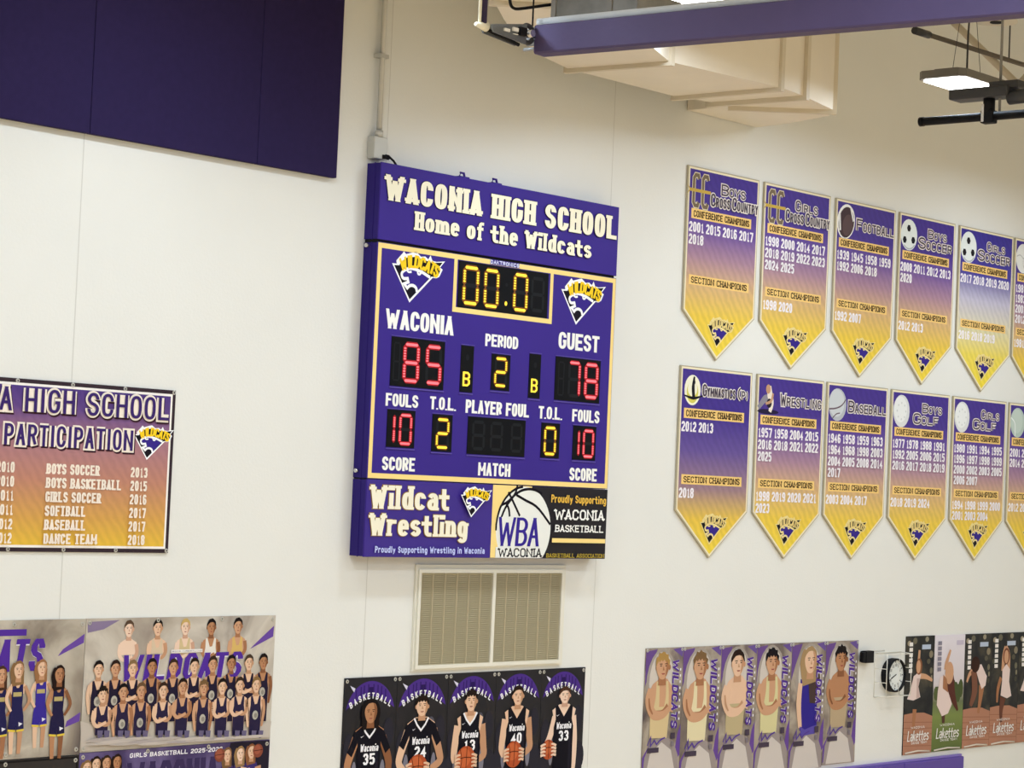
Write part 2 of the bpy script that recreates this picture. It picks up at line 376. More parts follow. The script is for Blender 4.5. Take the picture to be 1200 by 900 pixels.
# ------------------------------------------------------------------ emblem: triangle with arched lettering
def emblem_points():
    Z = zoomed((440, 280, 540, 355), (1200, 900)); D = .155
    ax, az = uv(*Z(475, 888), D); sc = uv(*Z(972, 318), D)[0]-uv(*Z(238, 345), D)[0]
    return lambda x, y: ((uv(*Z(x, y), D)[0]-ax)/sc, (uv(*Z(x, y), D)[1]-az)/sc)
EP = emblem_points()
def emblem(ink, ox, oz, w, body='#3a2a8a', edge='#ffffff', gold='#ffd428', slim=False):
    """ox, oz = bottom tip; w = full width"""
    def T(pts): return [(ox+EP(x, y)[0]*w, oz+EP(x, y)[1]*w) for x, y in pts]
    ink.poly(T([(232, 338), (298, 345), (292, 300), (345, 240), (380, 200), (400, 172), (430, 212), (500, 195), (575, 180), (640, 250), (700, 245), (742, 285), (775, 230), (800, 305), (860, 322), (980, 315), (910, 402), (945, 432), (900, 530), (855, 555), (805, 545), (475, 895)]), edge)
    ink.poly(T([(262, 365), (335, 368), (355, 330), (440, 260), (560, 250), (700, 300), (800, 335), (945, 332), (890, 405), (915, 435), (880, 520), (850, 535), (785, 530), (478, 850)]), '#15121c')
    ink.poly(T([(360, 480), (385, 440), (440, 412), (500, 402), (580, 430), (660, 470), (760, 538), (560, 765), (585, 700), (545, 650), (480, 640), (440, 668), (405, 620), (455, 600), (455, 570), (385, 555)]), body)
    lw = w*.042
    ink.line(T([(580, 745), (575, 690), (530, 650), (475, 655), (445, 690), (400, 630), (460, 605), (450, 555), (385, 560), (360, 490), (390, 445), (480, 405), (560, 425), (660, 470), (765, 540)]), lw, edge)
    ink.line(T([(590, 450), (595, 495), (625, 500), (640, 465)]), lw*.7, edge)
    ink.line(T([(440, 440), (465, 468), (505, 460)]), lw*.7, edge)
    for ch, x, y, hh, rot in [('W', 392, 348, 150, .30), ('I', 468, 322, 150, .12), ('L', 520, 318, 150, .02), ('D', 585, 325, 150, -.10), ('C', 662, 350, 140, -.20), ('A', 735, 385, 145, -.32), ('T', 800, 410, 145, -.38), ('S', 858, 455, 150, -.45)]:
        c = T([(x, y)])[0]; cw = w*(.11 if ch != 'I' else .05)*(1.25 if ch == 'W' else 1)
        ink.text_turn(ch, c[0], c[1], cw, w*.17, rot, gold, wx=.26, wy=.2, round_=False)

# ------------------------------------------------------------------ acoustic panels, upper left
def panel_x(px): return at(px, 120, .06).x
zt = 9.3; zb = (at(396, 206, .06).z + at(0, 141, .06).z)/2
edges = [at(105, 155, .06).x-2.6, at(105.5, 155, .06).x, at(302, 180, .06).x, at(399, 120, .06).x]
for (a, b), lab in zip(zip(edges, edges[1:]), ['dark purple fabric acoustic panel at the left edge of the photo', 'widest dark purple fabric acoustic panel, between the other two high on the wall', 'narrow dark purple fabric acoustic panel nearest the scoreboard conduit']):
    t = thing('acoustic_panel', ((a+b)/2, 0, zb), lab, 'wall panel', 'acoustic panels high on the wall')
    h = (b-a)/2
    box('panel_core', (-h+.004, -.012, .004), (h-.004, -.003, zt-zb-.004), GREYP, t)
    box('fabric_cover', (-h+.002, -.06, 0), (h-.002, -.012, zt-zb), FABRIC, t, bevel=.006)

# ------------------------------------------------------------------ conduit above the scoreboard
cx = at(443, 178, .05).x; cz = at(441, 172, .05).z
t = thing('electrical_conduit', (cx, -.05, cz), 'thin grey metal conduit running up the wall from the scoreboard corner', 'conduit')
MB().tube([(0, 0, .08), (0, 0, ZT-cz-.01)], .022, 12).build('pipe', CONDUIT, t)
box('junction_box', (-.075, -.03, -.095), (.075, .047, .08), CONDUIT, t, bevel=.008)
MB().tube([(0, 0, .08), (0, 0, .13)], .034, 12).build('coupling', CONDUIT, t)
MB().tube([(0, 0, 1.72), (0, 0, 1.80)], .031, 12).build('coupling', CONDUIT, t)
for zz in (.7, 2.4): box('strap', (-.05, -.024, zz), (.05, .047, zz+.03), CONDUIT, t)

# ------------------------------------------------------------------ scoreboard
SD = .155
c_tl, c_tr, c_br, c_bl = [uv(*p, SD) for p in ((449, 189), (727, 244), (707.3, 655.3), (424, 652.3))]
SX0, SX1 = (c_tl[0]+c_bl[0])/2, (c_tr[0]+c_br[0])/2; SZ0, SZ1 = (c_bl[1]+c_br[1])/2, (c_tl[1]+c_tr[1])/2
SW, SH = SX1-SX0, SZ1-SZ0
sb = thing('scoreboard', (SX0, 0, SZ0), 'large purple scoreboard with lit red and yellow digits mounted on the wall', 'scoreboard')
def S(px, py): x, z = uv(px, py, SD); return (x-SX0, z-SZ0)
def SR(tl, br): a = S(*tl); b = S(*br); return (a[0], b[1], b[0], a[1])
zhead = (S(443, 281)[1]+S(723, 326)[1])/2; zad = (S(429, 559)[1]+S(711, 572.5)[1])/2
def cabinet(name, z0, z1, inset=0.0):
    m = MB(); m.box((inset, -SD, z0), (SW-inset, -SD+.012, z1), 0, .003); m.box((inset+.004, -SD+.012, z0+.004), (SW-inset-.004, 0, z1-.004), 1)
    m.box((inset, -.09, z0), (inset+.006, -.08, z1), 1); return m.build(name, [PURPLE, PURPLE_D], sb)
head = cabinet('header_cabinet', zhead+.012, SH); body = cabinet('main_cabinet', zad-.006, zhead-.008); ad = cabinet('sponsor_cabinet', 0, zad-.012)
MB().box((.01, -SD+.02, zhead-.02), (SW-.01, -.005, zhead+.02)).box((.01, -SD+.02, zad-.01), (SW-.01, -.005, zad+.02)).build('mounting_rail', BLACK, sb)
for zz in (zhead-.035, zad+.05):
    b = MB(); b.tube([(-.028, -.05, zz), (.004, -.05, zz)], .016, 10); b.build('bolt', CHROME, sb)
for px in (550, 588):
    x, z = S(px, 208 if px == 550 else 216); b = MB(); b.box((x-.06, -.11, SH-.002), (x+.06, -.04, SH+.02), 0, .008); b.tube([(x-.03, -.075, SH+.018), (x-.02, -.075, SH+.05), (x+.02, -.075, SH+.05), (x+.03, -.075, SH+.018)], .01, 8); b.build('lifting_eye', PURPLE, sb)
FY = -SD
HW = dict(wx=.32, wy=.17, serif=.09, sthick=.13, gap=.14)
i = Ink(); r = SR((451.3, 206), (721.3, 282)); i.text('WACONIA HIGH SCHOOL', (r[0], (S(451, 233)[1]+S(721, 282)[1])/2, r[2], (S(451, 206)[1]+S(721, 252)[1])/2), '#1c1238', grow=.05, **HW)
i.text('WACONIA HIGH SCHOOL', (r[0], (S(451, 233)[1]+S(721, 282)[1])/2, r[2], (S(451, 206)[1]+S(721, 252)[1])/2), CREAM, **HW); i.build('school_name_lettering', sb, FY, 'cream serif lettering')
r = SR((486, 247), (691.3, 304)); z0, z1 = (S(486, 269.5)[1]+S(691, 303)[1])/2, (S(486, 247)[1]+S(691, 283)[1])/2
i = Ink(); i.text('Home of the Wildcats', (r[0], z0, r[2], z1), '#1c1238', grow=.05, **HW); i.text('Home of the Wildcats', (r[0], z0, r[2], z1), CREAM, **HW); i.build('motto_lettering', sb, FY, 'cream serif lettering')
# gold striping
i = Ink(); o = (S(443.3, 280)[0]+S(429, 559)[0])/2; q = (S(723.5, 324.5)[0]+S(711.3, 572.7)[0])/2
i.frame((.006, zad-.003, SW-.006, zhead-.012), .040, GOLD); i.build('gold_border', sb, FY, 'gold border stripe')
cl = SR((532.7, 298), (646.3, 379)); cz0 = (S(531.7, 365.3)[1]+S(644.7, 379.7)[1])/2
i = Ink(.0014); i.frame((cl[0], cz0, cl[2], zhead-.012), .040, GOLD); i.build('clock_border', sb, FY, 'gold border stripe')
i = Ink(.0024); r = SR((575, 301), (608, 311)); i.rect((r[0]-.004, zhead-.050, r[2]+.004, zhead-.010), PURPLE); i.text('DAKTRONICS', (r[0], zhead-.046, r[2], zhead-.014), '#e4e8ff', wx=.24, gap=.2); i.build('maker_lettering', sb, FY)
# emblems
for tip, lft, rgt_ in (((479.6, 354), (460, 308.5), (521, 306.5)), ((674.7, 380), (658.3, 339), (709.5, 336.3))):
    i = Ink(); a = S(*tip); emblem(i, a[0], a[1], S(*rgt_)[0]-S(*lft)[0]); i.build('team_emblem', sb, FY)
# captions
for txt, tl, br, capl, capr in [('WACONIA', (452.4, 360.4), (530.9, 393.8), 23.5, 22), ('PERIOD', (569, 391), (606.8, 409.4), 14.5, 14.5), ('GUEST', (655, 387.6), (701.7, 414.2), 20, 19),
        ('FOULS', (452.3, 460), (489.6, 478.7), 15, 15), ('T.O.L.', (504, 464), (534, 482), 15, 15), ('PLAYER FOUL', (546, 467.6), (619.5, 490), 15.5, 15.5), ('T.O.L.', (631.3, 475.4), (658.4, 492.7), 14.5, 14.5), ('FOULS', (670.8, 479.3), (702, 496.4), 14.5, 14.5),
        ('SCORE', (448, 534.7), (485.7, 552.8), 16, 16), ('MATCH', (560.6, 541.8), (597.7, 558.8), 15.5, 15), ('SCORE', (667.5, 548), (698.8, 564.4), 15, 15)]:
    x0, x1 = S(*tl)[0], S(*br)[0]; z1 = (S(*tl)[1]+S(br[0], br[1]-capr)[1])/2; z0 = (S(tl[0], tl[1]+capl)[1]+S(*br)[1])/2
    i = Ink(); i.text(txt, (x0, z0, x1, z1), WHITE, wx=.27, wy=.18, gap=.08); i.build('caption_lettering', sb, FY, 'white lettering')
# LED windows and digits
LEDS = {}
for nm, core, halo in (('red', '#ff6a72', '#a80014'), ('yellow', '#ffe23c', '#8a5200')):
    LEDS[nm] = (mat('led_'+nm, core, emit=1.5), mat('lens_'+nm, halo, emit=.8))  # dim emissive underlay paints in the glow around the lit LEDs
UNLIT = mat('unlit_lens', '#1d1f22', rough=.6, spec=.1)
SEG = {'0': 'abcdef', '1': 'bc', '2': 'abged', '5': 'afgcd', '7': 'abc', '8': 'abcdefg', ' ': ''}
def digit(par, ch, r, color, ghost=True, dotted=True):
    x0, z0, x1, z1 = r; w, h = x1-x0, z1-z0; t = w*.2 if ch != '1' else .03
    xm0, xm1 = x0+t/2, x1-t/2; zt_, zm, zb_ = z1-t/2, (z0+z1)/2, z0+t/2
    if ch == '1': segs = {'b': ((xm1, zt_-t*.2), (xm1, zm+t*.4)), 'c': ((xm1, zm-t*.4), (xm1, zb_+t*.2))}
    else: segs = {'a': ((xm0+t*.5, zt_), (xm1-t*.5, zt_)), 'd': ((xm0+t*.5, zb_), (xm1-t*.5, zb_)), 'g': ((xm0+t*.5, zm), (xm1-t*.5, zm)),
            'b': ((xm1, zt_-t*.55), (xm1, zm+t*.45)), 'c': ((xm1, zm-t*.45), (xm1, zb_+t*.55)), 'f': ((xm0, zt_-t*.55), (xm0, zm+t*.45)), 'e': ((xm0, zm-t*.45), (xm0, zb_+t*.55))}
    i = Ink(); on = SEG[ch]
    def caps(a, b, wd):
        dx, dz = b[0]-a[0], b[1]-a[1]; l = math.hypot(dx, dz); dx /= l; dz /= l; n = (-dz*wd/2, dx*wd/2); e = wd*.5
        return [(a[0]-dx*e, a[1]-dz*e), (a[0]+n[0]*-1, a[1]-n[1]), (b[0]-n[0], b[1]-n[1]), (b[0]+dx*e, b[1]+dz*e), (b[0]+n[0], b[1]+n[1]), (a[0]+n[0], a[1]+n[1])]
    if ghost and len(on) < len(segs): i.polys([caps(*segs[k], t*.8) for k in segs if k not in on], UNLIT)
    if on:
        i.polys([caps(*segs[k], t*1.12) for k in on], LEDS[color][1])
        P = []
        for k in on:
            a, b = segs[k]; vert = k in 'bcef'; n = 5 if vert else 4
            if not vert: P.append(caps((a[0]-t*.1, a[1]), (b[0]+t*.1, b[1]), t*.55))
            else:
                for j in range(n):
                    zc = a[1]+(b[1]-a[1])*(j+.5)/n; hh = abs(b[1]-a[1])/n*.36
                    P.append([(a[0]+t*.36*math.cos(m*math.pi/4), zc+hh*math.sin(m*math.pi/4)) for m in range(8)])
        i.polys(P, LEDS[color][0])
    return i.build('digit', par)
def win(x0, x1, tl, tr, bl, br, digs, color, ledge=True):
    """average the two top corners and the two bottom corners of what the photo shows"""
    xx0 = (S(x0[0], tl)[0]+S(x0[1], bl)[0])/2; xx1 = (S(x1[0], tr)[0]+S(x1[1], br)[0])/2
    zz1 = (S(x0[0], tl)[1]+S(x1[0], tr)[1])/2; zz0 = (S(x0[1], bl)[1]+S(x1[1], br)[1])/2
    if not ledge: zz1 = min(zz1, zhead-.058)
    m = MB(); m.box((xx0, -.004, zz0), (xx1, .0, zz1), 0, .0015)
    if ledge: m.box((xx0-.004, -.007, zz0-.016), (xx1+.004, 0, zz0-.007), 1); m.box((xx0-.004, -.005, zz1+.005), (xx1+.004, 0, zz1+.011), 1)
    w = m.build('display_window', [DISPLAY, LEDGE], sb); w.location.y = FY
    wz = zz1-zz0
    for ch, dx0, dx1, f0, f1 in digs:
        d = digit(w, ch, (xx0+(xx1-xx0)*dx0, zz0+wz*f0, xx0+(xx1-xx0)*dx1, zz0+wz*f1), color); d.location.y = -.0042
    return w, (xx0, zz0, xx1, zz1)
cw, cr_ = win((537.3, 536), (643, 640.5), 304, 321, 359.5, 373.5, [('0', .045, .225, .06, .93), ('0', .275, .445, .06, .93), ('0', .60, .77, .06, .93)], 'yellow', False)
i = Ink(); W_, H_ = cr_[2]-cr_[0], cr_[3]-cr_[1]
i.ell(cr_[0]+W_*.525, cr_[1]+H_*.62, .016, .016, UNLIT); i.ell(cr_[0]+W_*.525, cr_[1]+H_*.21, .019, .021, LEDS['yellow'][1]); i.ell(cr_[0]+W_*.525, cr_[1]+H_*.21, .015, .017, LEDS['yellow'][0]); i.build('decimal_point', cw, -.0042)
g = Ink(); g.h = .0005; digit(cw, ' ', (cr_[0]+W_*.80, cr_[1]+H_*.10, cr_[0]+W_*.96, cr_[1]+H_*.90), 'yellow').location.y = -.0042
win((458.7, 456.5), (521.5, 519), 394, 401, 451.5, 457.5, [(' ', .04, .17, .1, .9), ('8', .22, .53, .08, .92), ('5', .64, .95, .08, .92)], 'red')
win((576, 574.5), (597.7, 596.7), 414.3, 417, 456, 459.3, [('2', .15, .85, .08, .94)], 'yellow')
win((651, 649), (703.5, 702), 417.8, 423, 468.5, 473, [(' ', .06, .2, .1, .9), ('7', .28, .56, .08, .94), ('8', .64, .96, .08, .94)], 'red')
for a in (((540, 538.5), (555, 553.5), 404.5, 406, 459, 460.5), ((620.3, 618.5), (634, 632), 414.6, 415.6, 466, 467.4)):
    w, r = win(*a, [], 'yellow'); wd, hh = r[2]-r[0], r[3]-r[1]
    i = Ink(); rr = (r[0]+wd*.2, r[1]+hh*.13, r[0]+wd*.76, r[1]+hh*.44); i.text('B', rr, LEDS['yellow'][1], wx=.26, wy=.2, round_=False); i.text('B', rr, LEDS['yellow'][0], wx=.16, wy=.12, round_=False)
    i.ell(r[0]+wd*.5, r[1]+hh*.75, .02, .025, UNLIT); i.build('bonus_letter', w, -.0042)
win((453.8, 452), (486.5, 485), 479.3, 482, 523, 526, [('1', .05, .30, .10, .88), ('0', .42, .90, .06, .92)], 'red')
win((506.7, 505), (530, 528.8), 485, 487, 528, 530.5, [('2', .18, .86, .06, .92)], 'yellow')
win((548.3, 546.5), (616, 614), 488, 493, 532, 535.5, [(' ', .07, .30, .1, .92), (' ', .38, .61, .1, .92), (' ', .74, .95, .1, .92)], 'yellow')
win((634.3, 632.8), (656, 654.6), 495, 497, 535.5, 538, [('0', .14, .82, .06, .92)], 'yellow')
win((671.6, 670), (698.6, 697), 498.5, 500.5, 538, 540.5, [('1', .06, .30, .10, .88), ('0', .42, .92, .06, .92)], 'red')
# sponsor panels
sx = (S(577.5, 567)[0]+S(574, 654)[0])/2
m = MB(); m.box((.002, -.003, .002), (sx, 0, zad-.013), 0, .001); p1 = m.build('wrestling_sponsor_panel', mat('purple_vinyl', '#3b2689', rough=.45), sb); p1.location.y = FY
AD = dict(wx=.33, wy=.17, serif=.09, sthick=.12, gap=.13)
i = Ink(.0036)
def line_rect(tl, tr_cap, bl, br): return (S(*tl)[0], (S(*bl)[1]+S(*br)[1])/2, S(*br)[0], (S(*tl)[1]+S(*tr_cap)[1])/2)
r1 = line_rect((433.3, 568.3), (526, 571), (436, 596), (525, 598.5)); r2 = line_rect((432, 600.7), (545, 604.5), (434, 627.5), (546, 629.5))
for grow, c in ((.06, '#a07a28'), (0, CREAM)):
    i.text('Wildcat', r1, c, grow=grow, **AD); i.text('Wrestling', r2, c, grow=grow, **AD)
rr = line_rect((438, 638.7), (564, 642.5), (438, 646.8), (564.7, 649.5)); i.text('Proudly Supporting Wrestling in Waconia', rr, '#c9d2ff', wx=.2, gap=.2)
a = S(548.9, 605.8); emblem(i, a[0], a[1], S(573.5, 575)[0]-S(537.6, 579.5)[0]); i.build('sponsor_print', p1)
m = MB(); m.box((sx, -.003, .002), (SW-.002, 0, zad-.013), 0, .001); p2 = m.build('basketball_sponsor_panel', mat('black_vinyl', '#120d18', rough=.45), sb); p2.location.y = FY
i = Ink(.0036); bx = (S(581, 612)[0]+S(645, 612)[0])/2; br_ = (S(645, 612)[0]-S(581, 612)[0])/2; bz = zad-.018-br_
xr = S(632, 650)[0]
i.rect((sx, .003, bx+br_*.25, zad-.013), GOLD)
lo = math.degrees(math.asin(max(-1, (.004-bz)/br_)))
i.poly([(bx+br_*math.cos(math.radians(a)), max(.004, bz+br_*math.sin(math.radians(a)))) for a in range(0, 360, 6)], '#f1f1ea')
K = '#17121c'
def B(x, y): Z = zoomed((560, 540, 720, 660), (1200, 900)); return S(*Z(x, y))
for pl in ([(345, 215), (330, 290), (240, 400), (195, 520)], [(175, 470), (200, 385), (250, 372), (330, 290), (400, 250), (490, 248), (560, 290)], [(265, 275), (300, 345), (365, 485)], [(335, 300), (420, 350), (520, 400), (632, 560)], [(245, 375), (270, 420), (275, 490)]):
    i.line([B(*p) for p in pl], .022, K)
i.line([(bx+br_*math.cos(math.radians(a)), bz+br_*math.sin(math.radians(a))) for a in range(95, 190, 8)], .02, K, sm=False)
def ad_rect(tl, tr, bl, br): A = [B(*p) for p in (tl, tr, bl, br)]; return ((A[0][0]+A[2][0])/2, (A[2][1]+A[3][1])/2, (A[1][0]+A[3][0])/2, (A[0][1]+A[1][1])/2)
r = ad_rect((165, 490), (520, 505), (165, 745), (545, 755)); i.text('WBA', r, '#f4f4ee', wx=.26, wy=.12, slant=.06, gap=.06); i.text('WBA', r, '#3a2a92', wx=.17, wy=.1, slant=.06, gap=.06)
VS = dict(round_=False, serif=.14, sthick=.14, gap=.14)
i.rect((sx+.06, .003, xr, S(582, 641)[1]), '#f1f1ea')
r = ad_rect((170, 765), (550, 770), (175, 843), (555, 850)); i.text('WACONIA', r, K, wx=.2, wy=.15, **VS)
r = ad_rect((640, 292), (1115, 318), (640, 360), (1115, 388)); i.text('Proudly Supporting', r, '#f5c451', wx=.2, wy=.15, gap=.16)
r = ad_rect((660, 420), (1095, 438), (665, 515), (1098, 530)); i.text('WACONIA', r, WHITE, wx=.22, wy=.17, **VS)
r = ad_rect((665, 560), (1090, 572), (668, 622), (1090, 635)); i.text('BASKETBALL', r, WHITE, wx=.22, wy=.18, **VS)
r = ad_rect((638, 678), (1105, 688), (638, 715), (1105, 727)); i.rect(r, GOLD)
r = ad_rect((588, 812), (1092, 818), (588, 848), (1095, 855)); i.text('BASKETBALL ASSOCIATION', r, '#b9a13c', wx=.2, wy=.16, **VS)
i.build('sponsor_print', p2)
# cord from the junction box
p0 = at(449, 184, .07); p1_ = at(455, 183.5, .09); p2_ = at(465, 193, .08)
t = thing('power_cord', p0, 'short black cord looping from the conduit box onto the scoreboard top', 'cord')
MB().tube([Vector((0, 0, 0)), Vector((p1_-p0))*.5+Vector((0, 0, .012)), p1_-p0+Vector((0, 0, .005)), (p2_-p0)*.75+Vector((0, 0, .015)), p2_-p0-Vector((0, 0, .01))], .009, 8).build('cable', BLACK, t)
MB().tube([(-.02, 0, 0), (.06, 0, .004)], .02, 10).build('plug', BLACK, t)

# ------------------------------------------------------------------ return-air grille below the scoreboard
gx0, gz0 = (uv(484.9, 662)[0]+uv(481.5, 787)[0])/2, (uv(482, 787)[1]+uv(656, 778.6)[1])/2
gx1, gz1 = (uv(661.6, 662.5)[0]+uv(656, 778.6)[0])/2, (uv(484.9, 661.4)[1]+uv(661.6, 662.3)[1])/2
t = thing('air_grille', (gx0, 0, gz0), 'wide beige louvred air grille in a white frame under the scoreboard', 'vent')
gw, gh = gx1-gx0, gz1-gz0
px0, px1 = (uv(491, 671)[0]+uv(485.7, 780)[0])/2-gx0, (uv(655, 671)[0]+uv(651.5, 772)[0])/2-gx0
pz0, pz1 = (uv(485.7, 780.4)[1]+uv(652, 772)[1])/2-gz0, uv(570, 671.3)[1]-gz0
xm = ((uv(576, 671)[0]+uv(572.5, 775)[0])/2-gx0)
FR = mat('white_frame', '#e9e5d6', rough=.5)
m = MB(); m.box((0, -.02, 0), (px0, 0, gh)); m.box((px1, -.02, 0), (gw, 0, gh)); m.box((px0, -.02, 0), (px1, 0, pz0)); m.box((px0, -.02, pz1), (px1, 0, gh))
m.box((px0-.03, -.035, pz0-.03), (px0, -.02, pz1+.03)).box((px1, -.035, pz0-.03), (px1+.03, -.02, pz1+.03)).box((px0, -.035, pz0-.03), (px1, -.02, pz0)).box((px0, -.035, pz1), (px1, -.02, pz1+.03)); m.build('frame', FR, t)
box('mullion', (xm-.018, -.036, pz0), (xm+.018, 0, pz1), FR, t)
LV = mat('louvre_tan', '#c9bb98', rough=.5); LVB = mat('louvre_backing', '#6b624e', rough=.8)
for a, b in ((px0+.001, xm-.019), (xm+.019, px1-.001)):
    m = MB(); m.box((a, -.006, pz0), (b, 0, pz1), 1); n = 46; ph = (pz1-pz0)/n
    for k in range(n):
        z = pz0+ph*k
        v = [m.bm.verts.new(c) for c in ((a, -.027, z+.001), (b, -.027, z+.001), (b, -.010, z+ph*.95), (a, -.010, z+ph*.95), (a, -.027, z+.004), (b, -.027, z+.004), (b, -.010, z+ph), (a, -.010, z+ph))]
        for f in ((0, 1, 2, 3), (7, 6, 5, 4), (0, 4, 5, 1), (1, 5, 6, 2), (2, 6, 7, 3), (3, 7, 4, 0)): m.bm.faces.new([v[j] for j in f])
    for k in range(1, 6):
        x = a+(b-a)*k/6; m.box((x-.0025, -.028, pz0), (x+.0025, -.012, pz1))
    m.build('louvre_panel', [LV, LVB], t)

# ------------------------------------------------------------------ championship pennants
def pennant_outline(w, hs, ht): return [(0, 0), (0, -hs), (w*.485, -ht), (w, -hs), (w, 0)]
P_STOPS = [(0, '#fbdf45'), (.22, '#f3cf4c'), (.40, '#d9b184'), (.53, '#b08a9c'), (.68, '#6d50a0'), (.80, '#4a3590'), (1, '#46318f')]
P_STOPS_W = [(0, '#fde23a'), (.22, '#f3dd5e'), (.42, '#e0d8be'), (.56, '#c8c2d4'), (.72, '#4a40a0'), (1, '#3c3192')]
P_STOPS_D = [(0, '#fbdf45'), (.20, '#f0c94c'), (.36, '#a3838a'), (.56, '#6a559c'), (.75, '#453290'), (1, '#46318f')]
def ball_icon(i, kind, cx, cz, r):
    if kind == 'cross':
        for dx in (-.5, .45):
            pl_ = [(cx+r*(dx+.38), cz+r*.72), (cx+r*(dx+.3), cz+r*.95), (cx+r*dx, cz+r*.95), (cx+r*(dx-.15), cz+r*.75), (cx+r*(dx-.15), cz-r*.75), (cx+r*dx, cz-r*.95), (cx+r*(dx+.3), cz-r*.95), (cx+r*(dx+.38), cz-r*.72)]
            i.line(pl_, r*.36, '#e3d7b4', sm=False); i.line(pl_, r*.24, '#7a6a55', sm=False)
        i.line([(cx-r*1.1, cz), (cx+r*1.15, cz)], r*.2, '#c9a94e'); i.poly([(cx-r*1.35, cz+r*.3), (cx-r*.9, cz), (cx-r*1.35, cz-r*.3), (cx-r*1.1, cz)], '#c9a94e')
    elif kind == 'football':
        i.ell(cx, cz, r*.98, r*1.12, '#f4f2ee', rot=-.5); i.ell(cx+r*.04, cz-r*.04, r*.84, r*1.0, '#4a3a3e', rot=-.5); i.ell(cx+r*.2, cz-r*.2, r*.55, r*.7, '#5e4b4c', rot=-.5)
        i.line([(cx-r*.75, cz+r*.45), (cx-r*.62, cz-r*.6)], r*.2, '#e6e4e2'); i.line([(cx+r*.5, cz+r*.9), (cx+r*.85, cz+r*.1)], r*.18, '#e6e4e2')
    elif kind == 'soccer':
        i.ell(cx, cz, r, r, '#e9eeea')
        for a, k in ((95, .42), (215, .62), (330, .6)): i.ell(cx+r*k*math.cos(math.radians(a)), cz+r*k*math.sin(math.radians(a)), r*.24, r*.24, '#1b1a22', n=6)
        i.line([(cx+r*.9*math.cos(math.radians(a)), cz+r*.9*math.sin(math.radians(a))) for a in range(230, 330, 10)], r*.09, '#b7bcc0', sm=False)
    elif kind == 'gym':
        i.ell(cx, cz, r*.85, r*.95, '#f6f2d8'); i.ell(cx, cz-r*.12, r*.6, r*.7, '#d7cf5e'); i.ell(cx, cz+r*.1, r*.5, r*.5, '#f6f2d8')
        i.limb([(cx+r*.15, cz+r*.85), (cx+r*.05, cz+r*.2), (cx+r*.15, cz-r*.45)], [r*.16, r*.3, r*.3], '#1d1a22'); i.limb([(cx-r*.9, cz-r*.35), (cx+r*.1, cz-r*.5), (cx+r*1.1, cz-r*.3)], [r*.06, r*.2, r*.06], '#1d1a22'); i.ell(cx+r*.12, cz+r*.5, r*.14, r*.16, '#1d1a22')
    elif kind == 'wrestle':
        i.ell(cx, cz-r*.9, r*1.2, r*.16, '#2a2140'); i.limb([(cx-r*1.1, cz-r*.7), (cx-r*.4, cz-r*.1), (cx+r*.1, cz-r*.1)], [r*.3, r*.5, r*.5], '#8d8a96')
        i.limb([(cx+r*.05, cz+r*.75), (cx+r*.15, cz+r*.2), (cx+r*.35, cz-r*.35), (cx+r*.2, cz-r*.9)], [r*.4, r*.6, r*.5, r*.3], '#efe3d3'); i.ell(cx-r*.05, cz+r*.55, r*.26, r*.3, '#c79a76'); i.ell(cx+r*.1, cz-r*.35, r*.28, r*.3, '#2b2430'); i.limb([(cx+r*.5, cz+r*.3), (cx+r*.3, cz-r*.2), (cx-r*.3, cz-r*.4)], [r*.2, r*.2, r*.16], '#c79a76')
    elif kind == 'baseball':
        i.ell(cx, cz, r, r, '#b9bdc2'); i.ell(cx-r*.08, cz+r*.1, r*.85, r*.85, '#cfd3d5'); i.line([(cx-r*.9, cz-r*.3), (cx-r*.2, cz-r*.25), (cx+r*.5, cz-r*.05), (cx+r*.9, cz+r*.35)], r*.09, '#6a5560'); i.line([(cx-r*.5, cz-r*.85), (cx-r*.1, cz-r*.55), (cx+r*.3, cz-r*.5)], r*.07, '#6a5560')
    elif kind == 'golf':
        i.ell(cx, cz, r*.95, r, '#dfe0de'); i.ell(cx-r*.1, cz+r*.1, r*.76, r*.8, '#eeefec')
        for a in range(0, 360, 45): i.ell(cx+r*.5*math.cos(math.radians(a)), cz+r*.5*math.sin(math.radians(a)), r*.07, r*.07, '#d3d5d3', n=8)
    elif kind == 'volley':
        i.ell(cx, cz, r, r, '#e8e8e4')
        for a in (30, 150, 270): i.line([(cx, cz), (cx+r*.5*math.cos(math.radians(a)), cz+r*.5*math.sin(math.radians(a))), (cx+r*.9*math.cos(math.radians(a+25)), cz+r*.9*math.sin(math.radians(a+25)))], r*.06, '#b9b9b8')
    elif kind == 'tennis':
        i.ell(cx, cz, r, r, '#b8c9be'); i.ell(cx-r*.1, cz+r*.1, r*.8, r*.82, '#c6d4ca'); i.line([(cx-r*.9, cz+r*.3), (cx-r*.3, cz), (cx-r*.3, cz-r*.9)], r*.09, '#eef2ee')
